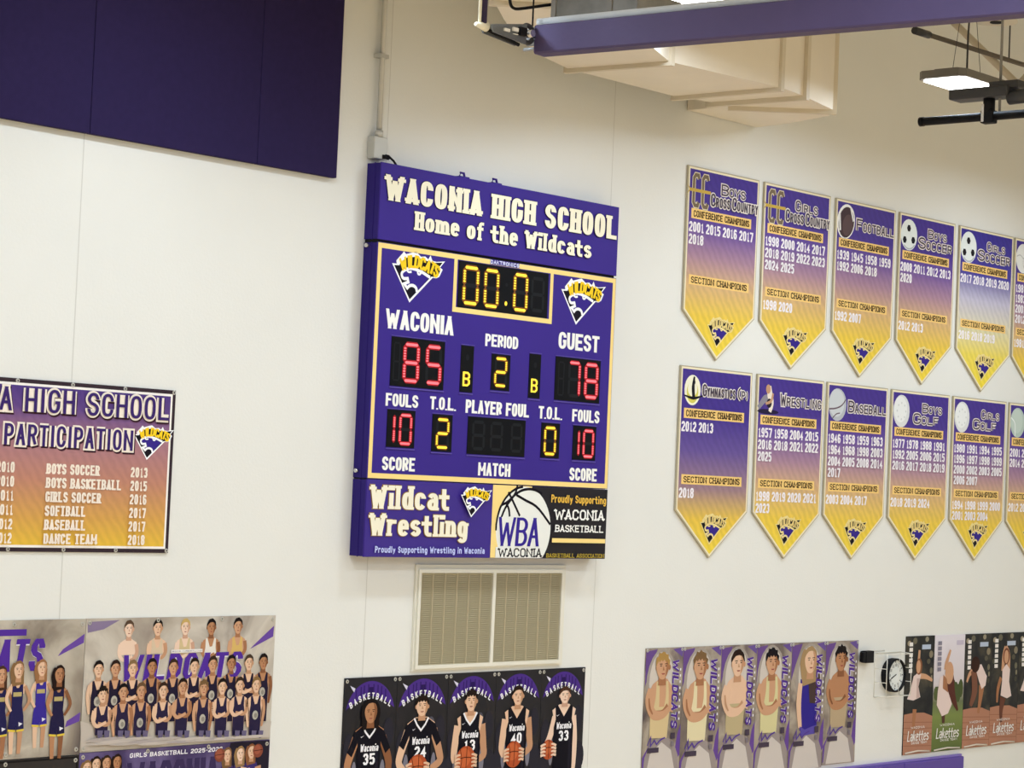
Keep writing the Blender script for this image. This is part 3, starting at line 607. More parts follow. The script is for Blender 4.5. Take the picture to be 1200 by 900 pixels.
def pennant(x0, x1, zt_, hs, ht, icon, title, conf, sec, label, stops='a', cell=4):
    w = x1-x0; d = .022
    t = thing('championship_pennant', (x0, 0, zt_), label, 'banner', 'championship pennants on the wall')
    back = pennant_outline(w, hs, ht)
    MB().prism(back, -d, -.004, 'y').build('backing_panel', mat('pennant_edge', '#b9ae93', rough=.6), t)
    cm = {'a': ('pennant_print', P_STOPS), 'w': ('pennant_print_white', P_STOPS_W), 'd': ('pennant_print_deep', P_STOPS_D)}[stops]
    gm = gradient(cm[0], cm[1], -ht, 0, streak=.6, sscale=4, dark=.8)
    def inset(e):
        k = math.hypot(w/2, ht-hs); s_ = (ht-hs)/(w*.5)
        f = lambda x: -hs - (x/(w*.485))*(ht-hs) if x <= w*.485 else -ht + ((x-w*.485)/(w*.515))*(ht-hs)
        lift = e*k/(w/2)
        return [(e, -e), (e, f(e)+lift), (w*.485, -ht+lift), (w-e, f(w-e)+lift), (w-e, -e)]
    f = Ink(); f.poly(inset(.010)[::-1], '#f3e7c6'); f.build('cream_edging', t, -d)
    f = Ink(.0010); f.poly(inset(.028)[::-1], gm); f.build('printed_field', t, -d)
    U = hs
    def q(s0, t0, s1, t1): return (w*s0, -U*t1, w*s1, -U*t0)
    i = Ink(.0016); ball_icon(i, icon, w*.165, -U*.165, w*.145 if icon not in ('cross', 'wrestle', 'gym') else w*.13); i.build('sport_icon', t, -d)
    if title:
        i = Ink(.0016)
        for k, (ln, s0, s1, t0, t1) in enumerate(title):
            # large initials, smaller capitals, all outlined in white
            words = ln.split(' '); tot = sum(1.35+(len(wd)-1) for wd in words)+.5*(len(words)-1); x = s0; un = (s1-s0)/tot
            for wd in words:
                big = q(x, t0, x+un*1.3, t1); hsm = t0+(t1-t0)*.26; small = q(x+un*1.4, hsm, x+un*(1.35+len(wd)-1), t1)
                for c, g in (('#efe6df', .24), ('#4d4250', 0)):
                    i.text(wd[0], big, c, wx=.17, wy=.14, grow=g*.8, round_=True)
                    if len(wd) > 1: i.text(wd[1:], small, c, wx=.2, wy=.16, grow=g, gap=.2)
                x += un*(1.35+len(wd)-1+.5)
        i.build('title_lettering', t, -d, 'outlined sport title')
    for txt, s0, t0, s1, t1 in (('CONFERENCE CHAMPIONS', .06, .292, .90, .362), ('SECTION CHAMPIONS', .06, .752, .90, .820)):
        i = Ink(.0016); i.rect(q(s0, t0, s1, t1), '#f6cf80'); i.text(txt, q(s0+.03, t0+.012, s1-.03, t1-.012), '#3a2415', wx=.2, wy=.17, **VS); i.build('caption_bar', t, -d, 'gold caption bar')
    def years(rows, t0, name):
        if not rows: return
        i = Ink(.0016)
        for k, row in enumerate(rows):
            for j, y in enumerate(row.split(' ')):
                s0 = .035+j*.2325; tt = t0+k*.086
                i.text(y, q(s0, tt, s0+.200, tt+.070), '#f6f0f4', wx=.24, wy=.17, round_=False, gap=.13)
        i.build(name, t, -d, 'white year lettering')
    years(conf, .385, 'conference_years'); years(sec, .845, 'section_years')
    i = Ink(.0016); emblem(i, w*.475, -U*1.235, w*.38, edge='#f0dc9a', gold='#e8cf86'); i.build('team_emblem', t, -d)
    return t
TOPA = [(808, 194, 891, 212.3), (897.3, 213.5, 974.6, 230.6), (981.2, 232, 1050.7, 247), (1055.8, 248.5, 1120.5, 262.3), (1126, 263.5, 1188.5, 277), (1190.8, 277.5, None, None)]
TOPB = [(799.2, 428.8, 882.7, 437.6), (889, 438.6, 966.8, 446.6), (971, 447.2, 1041.6, 455), (1046.4, 455.6, 1114, 463), (1118.3, 463.6, 1180.3, 470.5), (1184, 471, None, None)]
def row_geom(rows, tips, shl):
    zt_ = sum(uv(a, b, .02)[1] for a, b, *_ in rows)/len(rows)
    xs = [(uv(r_[0], r_[1], .022)[0]-.012, (uv(r_[2], r_[3], .022)[0]-.012) if r_[2] else None) for r_ in rows]
    wd = sum(b-a for a, b in xs if b)/5; xs = [(a, b if b else a+wd) for a, b in xs]
    zt2 = sum(uv(*p, .022)[1] for p in tips)/len(tips); zs = sum(uv(*p, .022)[1] for p in shl)/len(shl)
    return zt_, xs, zt_-zs, zt_-zt2
zA, xA, hsA, htA = row_geom(TOPA, [(843, 423), (928.5, 434), (1007, 442), (1081.8, 450)], [(801.8, 363), (886.3, 374), (891.5, 376)])
zB, xB, hsB, htB = row_geom(TOPB, [(833, 654), (918.4, 654.5), (998.3, 656), (1072.6, 655.5)], [(794.7, 598), (876.8, 600)])
CCT = lambda g: [(g, .46, .80, .085, .165), ('CROSS COUNTRY', .31, .97, .165, .255)]
SOC = lambda g: [(g, .50, .84, .09, .165), ('SOCCER', .33, .93, .165, .255)]
GLF = lambda g: [(g, .52, .86, .09, .165), ('GOLF', .36, .80, .17, .255)]
ROWA = [('cross', CCT('BOYS'), ['2001 2015 2016 2017', '2018'], [], 'purple and gold pennant titled BOYS CROSS COUNTRY, leftmost of the upper row', 'a'),
        ('cross', CCT('GIRLS'), ['1998 2000 2014 2017', '2018 2019 2022 2023', '2024 2025'], ['1998 2020'], 'purple and gold pennant titled GIRLS CROSS COUNTRY in the upper row', 'a'),
        ('football', [('FOOTBALL', .34, .97, .125, .215)], ['1939 1945 1958 1959', '1992 2006 2018'], ['1992 2007'], 'purple and gold pennant titled FOOTBALL with a brown ball, upper row', 'a'),
        ('soccer', SOC('BOYS'), ['2008 2011 2012 2013', '2020'], ['2012 2013'], 'purple and gold pennant titled BOYS SOCCER in the upper row', 'a'),
        ('soccer', SOC('GIRLS'), ['2017 2018 2019 2020'], ['2016 2018 2019'], 'whiter pennant titled GIRLS SOCCER with a pale middle, upper row', 'w'),
        ('volley', None, ['1981 1982', '1983 1991', '2001 2003', '2012 2013'], ['1981 1983'], 'pennant cut off by the right photo edge in the upper row', 'a')]
ROWB = [('gym', [('GYMNASTICS (P)', .30, .93, .115, .20)], ['2012 2013'], ['2018'], 'purple and gold pennant titled GYMNASTICS, leftmost of the lower row', 'd'),
        ('wrestle', [('WRESTLING', .34, .96, .125, .215)], ['1957 1958 2004 2015', '2016 2018 2021 2022', '2025'], ['1998 2019 2020 2021', '2023'], 'purple and gold pennant titled WRESTLING in the lower row', 'a'),
        ('baseball', [('BASEBALL', .34, .97, .125, .215)], ['1946 1958 1959 1963', '1964 1968 1998 2003', '2004 2005 2008 2014', '2017'], ['2003 2004 2017'], 'purple and gold pennant titled BASEBALL with a grey ball, lower row', 'a'),
        ('golf', GLF('BOYS'), ['1977 1978 1988 1991', '1992 2005 2006 2015', '2016 2017 2018 2019'], ['2018 2019 2024'], 'purple and gold pennant titled BOYS GOLF in the lower row', 'a'),
        ('golf', GLF('GIRLS'), ['1980 1991 1994 1995', '1996 1997 1998 1999', '2000 2002 2003 2005', '2006 2007'], ['1994 1998 1999 2000', '2001 2003 2004'], 'purple and gold pennant titled GIRLS GOLF in the lower row', 'a'),
        ('tennis', None, ['2001 2002', '2014 2015'], ['2012 2013'], 'pennant cut off by the right photo edge in the lower row', 'a')]
for (a, b), (ic, ti, cf, se, lab, st) in zip(xA, ROWA): pennant(a, b, zA, hsA, htA, ic, ti, cf, se, lab, st)
for (a, b), (ic, ti, cf, se, lab, st) in zip(xB, ROWB): pennant(a, b, zB, hsB, htB, ic, ti, cf, se, lab, st)

# ------------------------------------------------------------------ banner sheet helper
def grommets(t, pts, y):
    for x, z in pts:
        m = MB(); n = 14; r1_, r2_ = .014, .006
        A = [m.bm.verts.new((x+r1_*math.cos(k*2*math.pi/n), y-.004, z+r1_*math.sin(k*2*math.pi/n))) for k in range(n)]
        Bv = [m.bm.verts.new((x+r2_*math.cos(k*2*math.pi/n), y-.004, z+r2_*math.sin(k*2*math.pi/n))) for k in range(n)]
        Cv = [m.bm.verts.new((x+r1_*1.15*math.cos(k*2*math.pi/n), y, z+r1_*1.15*math.sin(k*2*math.pi/n))) for k in range(n)]
        for k in range(n):
            m.bm.faces.new((A[k], A[(k+1) % n], Bv[(k+1) % n], Bv[k])); m.bm.faces.new((Cv[k], Cv[(k+1) % n], A[(k+1) % n], A[k]))
        m.build('grommet', GROM, t)
def sheet(name, x0, z0, x1, z1, m, label, cat, group=None, d=.012, y=0.0):
    t = thing(name, (x0, y, z0), label, cat, group)
    box('vinyl_sheet', (0, -d, 0), (x1-x0, -.002, z1-z0), m, t)
    return t, x1-x0, z1-z0

# ------------------------------------------------------------------ state banner at the left edge
lx1 = (uv(207.5, 457, .012)[0]+uv(195.5, 647, .012)[0])/2; lz1 = (uv(0, 442.5, .012)[1]+uv(207, 457, .012)[1])/2; lz0 = uv(195, 648, .012)[1]
lx0 = lx1-3.05
gm = gradient('state_banner_print', [(0, '#f0c53c'), (.2, '#dba552'), (.42, '#c48870'), (.66, '#ab7a86'), (.84, '#644688'), (1, '#4a3382')], 0, lz1-lz0, streak=.3, sscale=5)
t, w, h = sheet('honours_banner', lx0, lz0, lx1, lz1, mat('banner_black_border', '#2b1724', rough=.5), 'wide purple to gold banner listing sports and years at the left photo edge', 'banner')
f = Ink(); f.rect((.028, .028, w-.028, h-.028), '#fbf5ee'); f.rect((.045, .045, w-.045, h-.045), gm); f.build('printed_field', t, -.012)
Zl = zoomed((0, 430, 220, 660), (861, 900))
def L(x, y): p = uv(*Zl(x, y), .012); return (p[0]-lx0, p[1]-lz0)
def lrect(tl, tr, bl, br): A = [L(*p) for p in (tl, tr, bl, br)]; return ((A[0][0]+A[2][0])/2, (A[2][1]+A[3][1])/2, (A[1][0]+A[3][0])/2, (A[0][1]+A[1][1])/2)
ra = lrect((112, 100), (770, 140), (105, 205), (770, 245)); wA = ra[2]-ra[0]
OUT = dict(wx=.24, wy=.18, gap=.26)
ra0 = (ra[0]-wA*.76, ra[1], ra[2], ra[3])
rb = lrect((20, 258), (608, 290), (15, 355), (605, 385))
for nm, tx, r in (('school_name_lettering', 'WACONIA HIGH SCHOOL', ra0), ('title_lettering', 'PARTICIPATION', rb)):
    i = Ink(.0012); sh = .012; r_s = (r[0]+sh, r[1]-sh, r[2]+sh, r[3]-sh)
    i.text(tx, r_s, '#3b1f2c', grow=.18, **OUT); i.text(tx, r, '#fbeedd', grow=.18, **OUT); i.text(tx, r, '#3f2a6c', wx=.17, wy=.13, gap=.26); i.build(nm, t, -.012, 'outlined white and purple lettering')
i = Ink(.0012); a = L(672, 425); emblem(i, a[0], a[1], L(795, 275)[0]-L(612, 305)[0]); i.build('team_emblem', t, -.012)
i = Ink(.0012)
rows = [('BOYS SOCCER', '2013', '2010', 455), ('BOYS BASKETBALL', '2015', '2010', 552), ('GIRLS SOCCER', '2016', '2011', 458), ('SOFTBALL', '2017', '2011', 386), ('BASEBALL', '2017', '2012', 384), ('DANCE TEAM', '2018', '2012', 436)]
for k, (nm, yr, y0_, xr_) in enumerate(rows):
    yt = 442+64.2*k; xl = 214-4*k
    ps = L(xl, yt); pe = L(xr_, yt+46+(xr_-xl)*.03)
    r = (ps[0], L(xl, yt+48)[1], pe[0], ps[1]); i.text(nm, r, '#f8ead9', wx=.24, wy=.18, **VS)
    yx = 600-4*k; ps = L(yx, yt+16-k*.6); pe = L(yx+74, yt+64-k*.6); i.text(yr, (ps[0], r[1], pe[0], r[3]), '#f8ead9', wx=.24, wy=.18, round_=False, gap=.2)
    pe = L(64-4*k, yt+44); i.text(y0_, (pe[0]-(L(674, 480)[0]-L(600, 480)[0]), r[1], pe[0], r[3]), '#f8ead9', wx=.24, wy=.18, round_=False, gap=.2)
i.build('list_lettering', t, -.012, 'white list of sports and years')
grommets(t, [(w-.016, h-.016), (w-.016, .016), (L(82, 55)[0], h-.016), (L(335, 75)[0], h-.016), (L(575, 92)[0], h-.016), (L(290, 850)[0], .016), (L(35, 850)[0], .016), (L(530, 850)[0], .016)], -.012)

# ------------------------------------------------------------------ printed people
SKIN = {'l': ('#e6bfa0', '#c49472'), 'm': ('#cf9f7c', '#a87452'), 't': ('#b98560', '#8c5c3e'), 'd': ('#8a5c40', '#64402c'), 'p': ('#efd0b8', '#d0a389')}
def head_print(i, cx, cz, w, h, skin, hair, style='short', turn=0.0):
    """printed face: cx, cz centre of the head"""
    s1, s2 = SKIN[skin]
    if style == 'long': i.limb([(cx-w*.05, cz+h*.35), (cx-w*.15, cz-h*.1), (cx, cz-h*.9)], [w*1.1, w*1.5, w*1.2], hair)
    if style == 'curls': i.ell(cx, cz-h*.05, w*.78, h*.66, hair); i.limb([(cx-w*.45, cz), (cx-w*.5, cz-h*.5), (cx-w*.42, cz-h*.78)], [w*.35, w*.4, w*.3], hair); i.limb([(cx+w*.45, cz), (cx+w*.52, cz-h*.5), (cx+w*.45, cz-h*.75)], [w*.35, w*.4, w*.3], hair)
    i.limb([(cx, cz-h*.2), (cx, cz-h*.72)], [w*.5, w*.62], s2)
    if style not in ('long', 'curls'):
        for sg in (-1, 1): i.ell(cx+sg*w*.5+turn*w*.1, cz-h*.04, w*.09, h*.11, s2, n=10)
    i.poly([(cx+w*.5*math.copysign(abs(math.cos(a))**.85, math.cos(a))*(1-.16*max(0, -math.sin(a))), cz+h*.5*math.sin(a)) for a in [k*2*math.pi/26 for k in range(26)]], s1)
    i.poly([(cx+w*.17, cz+h*.42), (cx+w*.3, cz+h*.05), (cx+w*.2, cz-h*.47)]+[(cx+w*.5*math.cos(a)*(1-.12*max(0, -math.sin(a))), cz+h*.47*math.sin(a)) for a in [math.radians(-60+k*12) for k in range(11)]], s2)
    top = {'short': .10, 'long': .16, 'curls': .2, 'crew': .08, 'mop': .0}[style]
    hp = [(cx-w*.52, cz+h*top*.5)]
    for k in range(13):
        a = math.radians(180-k*15); bump = 1+(.10*math.sin(k*2.6+cx*40) if style == 'mop' else .03*math.sin(k*2.1)); hp.append((cx+w*.56*bump*math.cos(a), cz+h*.10+h*.46*bump*math.sin(a)))
    hp += [(cx+w*.52, cz+h*top*.5)] + ([(cx+w*.40, cz+h*.14), (cx+w*.33, cz+h*.24), (cx+w*.22, cz+h*.17), (cx+w*.12, cz+h*.27), (cx-w*.02, cz+h*.19), (cx-w*.12, cz+h*.26), (cx-w*.24, cz+h*.16), (cx-w*.33, cz+h*.22), (cx-w*.42, cz+h*.12)] if style == 'mop' else [(cx+w*.40, cz+h*(top+.10)), (cx+w*.30, cz+h*(top+.19)), (cx+w*.06, cz+h*(top+.22)), (cx-w*.2, cz+h*(top+.19)), (cx-w*.38, cz+h*(top+.08))])
    i.poly(hp, hair)
    ex = turn*w*.12
    P = []
    for sg in (-1, 1):
        x = cx+sg*w*.2+ex; P.append([(x-w*.09, cz+h*.02), (x, cz+h*.0), (x+w*.09, cz+h*.02), (x, cz+h*.05)]); P.append([(x-w*.12, cz+h*.085), (x+w*.12, cz+h*.085), (x+w*.1, cz+h*.115), (x-w*.1, cz+h*.115)])
    i.polys(P, '#2c1c18')
    i.poly([(cx+ex, cz+h*.02), (cx+ex+w*.1, cz-h*.15), (cx+ex-w*.06, cz-h*.15)], s2)
    i.poly([(cx+ex-w*.15, cz-h*.26), (cx+ex+w*.15, cz-h*.26), (cx+ex+w*.08, cz-h*.31), (cx+ex-w*.08, cz-h*.31)], '#9c4f48')

# ------------------------------------------------------------------ five basketball player banners
Zb = zoomed((395, 770, 695, 900), (1200, 520))
seams = [(38, 97), (285, 89), (525, 80), (750, 68), (962, 58), (1166, 44)]
bt = sum(uv(*Zb(*p), .012)[1] for p in seams)/6; bxs = [uv(*Zb(*p), .012)[0] for p in seams]
BK = mat('banner_black_print', '#16141b', rough=.5, vary=.35, vscale=5)
PLY = [dict(no='35', cx=.50, ht=.29, ch=.61, hair='#1c1413', style='curls', skin='t', tee=True, trim=True, ball=None, lab='leftmost player banner: long dark curls, black number 35 shirt'),
       dict(no='24', cx=.485, ht=.255, ch=.55, hair='#241913', style='mop', skin='l', tee=True, trim=True, ball=(.44, 1.25, .2), lab='player banner with a black short-sleeved number 24 shirt and basketball'),
       dict(no='13', cx=.47, ht=.22, ch=.535, hair='#221713', style='mop', skin='l', tee=False, trim=True, ball=(.40, 1.21, .2), lab='middle player banner with a sleeveless number 13 jersey and basketball'),
       dict(no='40', cx=.47, ht=.21, ch=.50, hair='#2a1c15', style='short', skin='l', tee=False, trim=False, ball=(.42, 1.20, .19), lab='player banner with a sleeveless number 40 jersey and basketball held in front'),
       dict(no='33', cx=.53, ht=.26, ch=.515, hair='#4a2f20', style='crew', skin='p', tee=False, trim=False, ball=(.19, 1.17, .145), lab='rightmost player banner: number 33 jersey, basketball held at the hip')]
for k, P in enumerate(PLY):
    x0, x1 = bxs[k], bxs[k+1]-.003; hgt = 1.24
    t, w, h = sheet('player_banner', x0, bt-hgt, x1, bt, BK, P['lab'], 'banner', 'basketball player banners')
    def q(s, tt): return (w*s, h-w*tt)
    i = Ink()
    arch = [q(.05+.9*a/16, .41-.16*math.sin(math.pi*a/16)) for a in range(17)]
    circ = [q(.5+.47*math.cos(math.radians(a)), .52-.47*math.sin(math.radians(a))) for a in range(12, 169, 6)]
    i.poly([arch[-1]]+circ+arch[::-1][-1:]+arch[1:-1], '#4c3086')
    i.polys([[q(s-.012, .09+abs(s-.5)**2*.9), q(s+.012, .09+abs(s-.5)**2*.9), q(s+.012, .24+abs(s-.5)*.2), q(s-.012, .24+abs(s-.5)*.2)] for s in (.22, .31, .37, .45, .55, .63, .70, .78)], '#331f66')
    i.rect((w*.46, h-w*.25, w*.54, h-w*.13), '#2a1855')
    i.poly([q(.10, .10), q(.2, .14), q(.18, .19), q(.14, .15)], '#d9d5e6')
    for j, ch in enumerate('BASKETBALL'):
        s = .13+.74*j/9; tt = .40-.155*math.sin(math.pi*(s-.05)/.9); c = q(s, tt)
        i.text_turn(ch, c[0], c[1], w*.05, w*.085, .55*math.cos(math.pi*(s-.05)/.9), '#f3f1f4', wx=.2, round_=False)
    for s, tt, rx, rz in ((.12, .95, .1, .22), (.86, .75, .1, .2), (.10, 1.3, .14, .2), (.9, 1.3, .13, .22)): c = q(s, tt); i.ell(c[0], c[1], w*rx, w*rz, '#2d2b34')
    if k in (1, 2, 3): c = q(.68, .66); i.ell(c[0], c[1], w*.07, w*.1, '#57545f')
    i.build('printed_backdrop', t, -.012, 'purple arched lettering on black')
    i = Ink(.0032); s1, s2 = SKIN[P['skin']]; cx = P['cx']; ht_, ch_ = P['ht'], P['ch']; hh = (ch_-ht_); sh = ch_+.07
    J, Jd = '#12101a', '#1f1c28'
    # legs and shorts run on below
    i.poly([q(cx-.20, sh+.95), q(cx+.20, sh+.95), q(cx+.24, 1.75), q(cx-.24, 1.75)], J)
    for sg in (-1, 1): i.limb([q(cx+sg*.13, 1.72), q(cx+sg*.13, 1.9), q(cx+sg*.12, 2.09)], [w*.15, w*.13, w*.11], s1)
    # white glow behind the hips, as printed
    for sg in (-1, 1):
        c = q(cx+sg*.27, sh+.62); i.ell(c[0], c[1], w*.05, w*.2, '#7f7c88')
    # arms
    if P['no'] == '33':
        i.limb([q(cx-.20, sh+.12), q(cx-.30, sh+.40), q(cx-.42, sh+.58), q(cx-.36, sh+.70)], [w*.13, w*.12, w*.09, w*.07], s1)
        i.limb([q(cx+.22, sh+.12), q(cx+.27, sh+.45), q(cx+.27, sh+.8), q(cx+.25, sh+.95)], [w*.13, w*.11, w*.09, w*.07], s1)
    else:
        bx_, bt_, br_ = P['ball'] or (cx, sh+.68, .0)
        for sg in (-1, 1):
            hand = q(bx_+sg*(br_+.02), bt_+.02) if P['ball'] else q(cx+sg*.40, sh+.85)
            wide = .36 if P['tee'] else .28
            i.limb([q(cx+sg*.25, sh+.12), q(cx+sg*(wide+.02), sh+.42), q(cx+sg*(wide+.03), sh+.55), hand], [w*.15, w*.13, w*.115, w*.075], s1 if sg < 0 else s2)
    # torso and jersey
    i.poly([q(cx-.11, sh-.06), q(cx+.11, sh-.06), q(cx+.27, sh+.02), q(cx+.22, sh+.2), q(cx-.22, sh+.2), q(cx-.27, sh+.02)], s1)
    if P['tee']: i.poly([q(cx-.14, sh-.04), q(cx, sh+.03), q(cx+.14, sh-.04), q(cx+.28, sh+.04), q(cx+.41, sh+.27), q(cx+.32, sh+.34), q(cx+.22, sh+.18), q(cx+.21, sh+1.0), q(cx-.21, sh+1.0), q(cx-.22, sh+.18), q(cx-.32, sh+.36), q(cx-.41, sh+.30), q(cx-.28, sh+.04)], J)
    else: i.poly([q(cx-.145, sh-.05), q(cx, sh+.12), q(cx+.145, sh-.05), q(cx+.20, sh-.02), q(cx+.185, sh+.16), q(cx+.225, sh+.27), q(cx+.215, sh+1.0), q(cx-.215, sh+1.0), q(cx-.225, sh+.27), q(cx-.185, sh+.16), q(cx-.20, sh-.02)], J)
    i.poly([q(cx-.12, sh-.05), q(cx, sh+.11), q(cx+.12, sh-.05)], s1 if not P['trim'] or not P['tee'] else '#100e14')
    if P['trim']: i.line([q(cx-.14, sh-.05), q(cx-.08, sh+.04), q(cx, sh+.115), q(cx+.08, sh+.04), q(cx+.14, sh-.05)], w*.028, '#f2f0f4', sm=False)
    i.limb([q(cx+.15, sh+.3), q(cx+.16, sh+.6), q(cx+.15, sh+.95)], [w*.03, w*.06, w*.04], Jd)
    i.poly([q(cx-.17, sh+.095), q(cx-.155, sh+.115), q(cx-.10, sh+.085), q(cx-.155, sh+.102)], '#d8d6dd')
    c0, c1 = q(cx-.17, sh+.30), q(cx+.17, sh+.20); i.text('Waconia', (c0[0], c0[1], c1[0], c1[1]), '#f4f2f6', wx=.2, wy=.15, slant=.12, gap=.1)
    c0, c1 = q(cx-.115, sh+.475), q(cx+.115, sh+.325); i.text(P['no'], (c0[0], c0[1], c1[0], c1[1]), '#faf8fb', wx=.26, wy=.18, round_=False, gap=.18)
    fc = q(cx, ht_+hh*.53); head_print(i, fc[0], fc[1], w*.235, w*hh*.92, P['skin'], P['hair'], P['style'])
    if P['ball']:
        bx_, bt_, br_ = P['ball']; c = q(bx_, bt_); i.ell(c[0], c[1], w*br_, w*br_, '#b4532f'); i.ell(c[0]-w*br_*.15, c[1]+w*br_*.2, w*br_*.66, w*br_*.66, '#c9663b')
        i.line([(c[0]-w*br_*.98, c[1]+w*br_*.1), (c[0], c[1]+w*br_*.25), (c[0]+w*br_*.98, c[1]+w*br_*.1)], w*.012, '#4a1f12'); i.line([(c[0]+w*br_*.1, c[1]+w*br_*.98), (c[0]+w*br_*.05, c[1]-w*br_*.9)], w*.012, '#4a1f12')
        i.line([(c[0]-w*br_*.6, c[1]+w*br_*.78), (c[0]-w*br_*.35, c[1]), (c[0]-w*br_*.6, c[1]-w*br_*.75)], w*.012, '#4a1f12')
        for sg in (-1, 1):
            for j in range(4): i.limb([(c[0]+sg*w*(br_+.03), c[1]+w*(.05-.045*j)), (c[0]+sg*w*(br_-.03), c[1]+w*(.075-.05*j)), (c[0]+sg*w*(br_-.085), c[1]+w*(.08-.055*j))], [w*.04, w*.034, w*.02], s1)
    i.build('printed_player', t, -.012, 'player printed on the banner')
    grommets(t, [(.025, h-.025), (w-.025, h-.025), (.025, .025), (w-.025, .025)], -.012)

# ------------------------------------------------------------------ six swimmer banners
Zs = zoomed((740, 740, 1020, 900), (1200, 686))
sp = [(757.5, 760.2), (801.3, 758.4), (846.2, 756.6), (888, 755), (928.7, 753.3), (968.7, 751.6), (1006.5, 749.8)]
st_ = sum(uv(*p, .012)[1] for p in sp)/7; sxs = [uv(*p, .012)[0] for p in sp]; sz0 = uv(1003, 892.5, .012)[1]
SPEC = [dict(hair='#b08a4e', style='mop', skin='m', suit='#d9c293', hx=.44, lab='leftmost swimmer banner: blond person with bare shoulders, arms folded'),
        dict(hair='#7d6040', style='mop', skin='m', suit='#e6d9b0', hx=.44, lab='swimmer banner: curly light-brown hair, cream striped suit, second from left'),
        dict(hair='#2b1c18', style='short', skin='l', suit='#bfae86', hx=.45, lab='swimmer banner: dark-haired person with pale bare back and folded arms'),
        dict(hair='#17131a', style='mop', skin='m', suit='#d8cf9c', hx=.42, lab='swimmer banner: black wavy hair and pale yellow suit, fourth from left'),
        dict(hair='#a88a62', style='long', skin='l', suit='#33288a', hx=.54, lab='swimmer banner: person with long blond hair and blue suit'),
        dict(hair='#1a1416', style='mop', skin='t', suit='#b9a383', hx=.46, lab='rightmost swimmer banner: black-haired tanned person beside the clock')]
for k, P in enumerate(SPEC):
    x0, x1 = sxs[k], sxs[k+1]-.003
    bg = smoke('swim_backdrop_%s' % 'abcdef'[k], ['#4a3e47', '#7f7268', '#b0a392', '#6a5c5c'], 2.4, k*3.1)
    t, w, h = sheet('swimmer_banner', x0, sz0, x1, st_, bg, P['lab'], 'banner', 'swimmer banners')
    def q(s, tt): return (w*s, h-w*tt)
    i = Ink()
    i.poly([q(0, .05), q(.3, .02), q(.12, .35), q(.0, .62)], '#6b4d8c'); i.poly([q(0, 1.75), q(.22, 1.5), q(.05, 2.0), q(0, 2.04)], '#6a4a96'); i.poly([q(1, 1.25), q(.92, 1.4), q(.82, 1.9), q(1, 1.75)], '#6a4a96'); i.poly([q(1, .0), q(.72, .03), q(.98, .16)], '#6c5596')
    hx = P['hx']
    i.ell(*q(hx, .60), w*.41, w*.58, '#a89d93'); i.ell(*q(hx, .56), w*.33, w*.50, '#d3c9be'); i.poly([q(.02, 2.06), q(.06, 1.75), q(.2, 1.52), q(.5, 1.42), q(.8, 1.5), q(.95, 1.75), q(.98, 2.06)], '#9d918d'); i.poly([q(.1, 2.06), q(.2, 1.7), q(.5, 1.52), q(.76, 1.66), q(.9, 2.06)], '#d2c8c0')
    i.build('printed_backdrop', t, -.012, 'smoky beige backdrop with purple streaks')
    i = Ink(.0032); s1, s2 = SKIN[P['skin']]
    if P['style'] == 'long':
        i.limb([q(hx-.02, .60), q(hx-.02, .95), q(hx+.0, 1.42)], [w*.5, w*.5, w*.5], P['suit']); i.limb([q(hx-.27, .66), q(hx-.30, 1.0), q(hx-.24, 1.38)], [w*.12, w*.14, w*.1], s1)
        i.limb([q(hx+.05, .3), q(hx+.12, .6), q(hx+.10, 1.0)], [w*.3, w*.36, w*.16], '#4b3a36')
        i.poly([q(hx-.25, 1.36), q(hx-.1, 1.42), q(hx+.1, 1.38), q(hx+.25, 1.36), q(hx+.2, 1.5), q(hx-.2, 1.52)], '#5f50a6')
    else:
        i.limb([q(hx+.02, .62), q(hx-.02, .95), q(hx-.04, 1.45)], [w*.5, w*.52, w*.46], P['suit'])
        i.poly([q(hx-.08, .50), q(hx+.14, .50), q(hx+.3, .64), q(hx+.26, .95), q(hx-.2, .95), q(hx-.34, .72), q(hx-.24, .58)], s1)
        if k in (0, 1, 3): i.limb([q(hx-.1, .54), q(hx-.1, .8), q(hx-.14, 1.1)], [w*.07, w*.1, w*.18], P['suit']); i.limb([q(hx+.14, .54), q(hx+.16, .8), q(hx+.12, 1.1)], [w*.06, w*.08, w*.16], P['suit'])
        i.limb([q(hx+.2, .95), q(hx+.05, 1.06), q(hx-.2, 1.05)], [w*.14, w*.13, w*.1], s2)
        i.limb([q(hx-.27, .66), q(hx-.33, .85), q(hx-.2, 1.06), q(hx+.05, 1.08), q(hx+.24, .97)], [w*.17, w*.19, w*.17, w*.13, w*.09], s1)
        for j in range(4): i.limb([q(hx+.2, .93+.03*j), q(hx+.28, .93+.03*j), q(hx+.31, .96+.03*j)], [w*.03, w*.03, w*.02], s1)
        i.limb([q(hx-.33, .80), q(hx-.30, .95), q(hx-.22, 1.06)], [w*.03, w*.05, w*.03], s2)
    fc = q(hx, .30); head_print(i, fc[0], fc[1], w*.34, w*.42, P['skin'], P['hair'], P['style'], turn=.5)
    i.build('printed_swimmer', t, -.012, 'swimmer printed on the banner')
    i = Ink(.0058); c = q(.80, .74); i.text_turn('WILDCATS', c[0], c[1], w*1.12, w*.17, -math.pi/2, '#e7deef', wx=.3, gap=.12, round_=False, slant=.15); i.text_turn('WILDCATS', c[0], c[1], w*1.12, w*.17, -math.pi/2, '#54318f', wx=.22, gap=.12, round_=False, slant=.15)
    for j in range(9): cc = q(.925, .36+.1*j); i.rect((cc[0]-w*.015, cc[1]-w*.02, cc[0]+w*.015, cc[1]+w*.02), '#f2eef4')
    i.rect((*q(.72, 1.48), *q(.84, 1.38)), '#4a3f4e'); i.rect((*q(.74, 1.60), *q(.82, 1.52)), '#82787f'); i.build('lettering', t, -.012, 'purple vertical lettering')
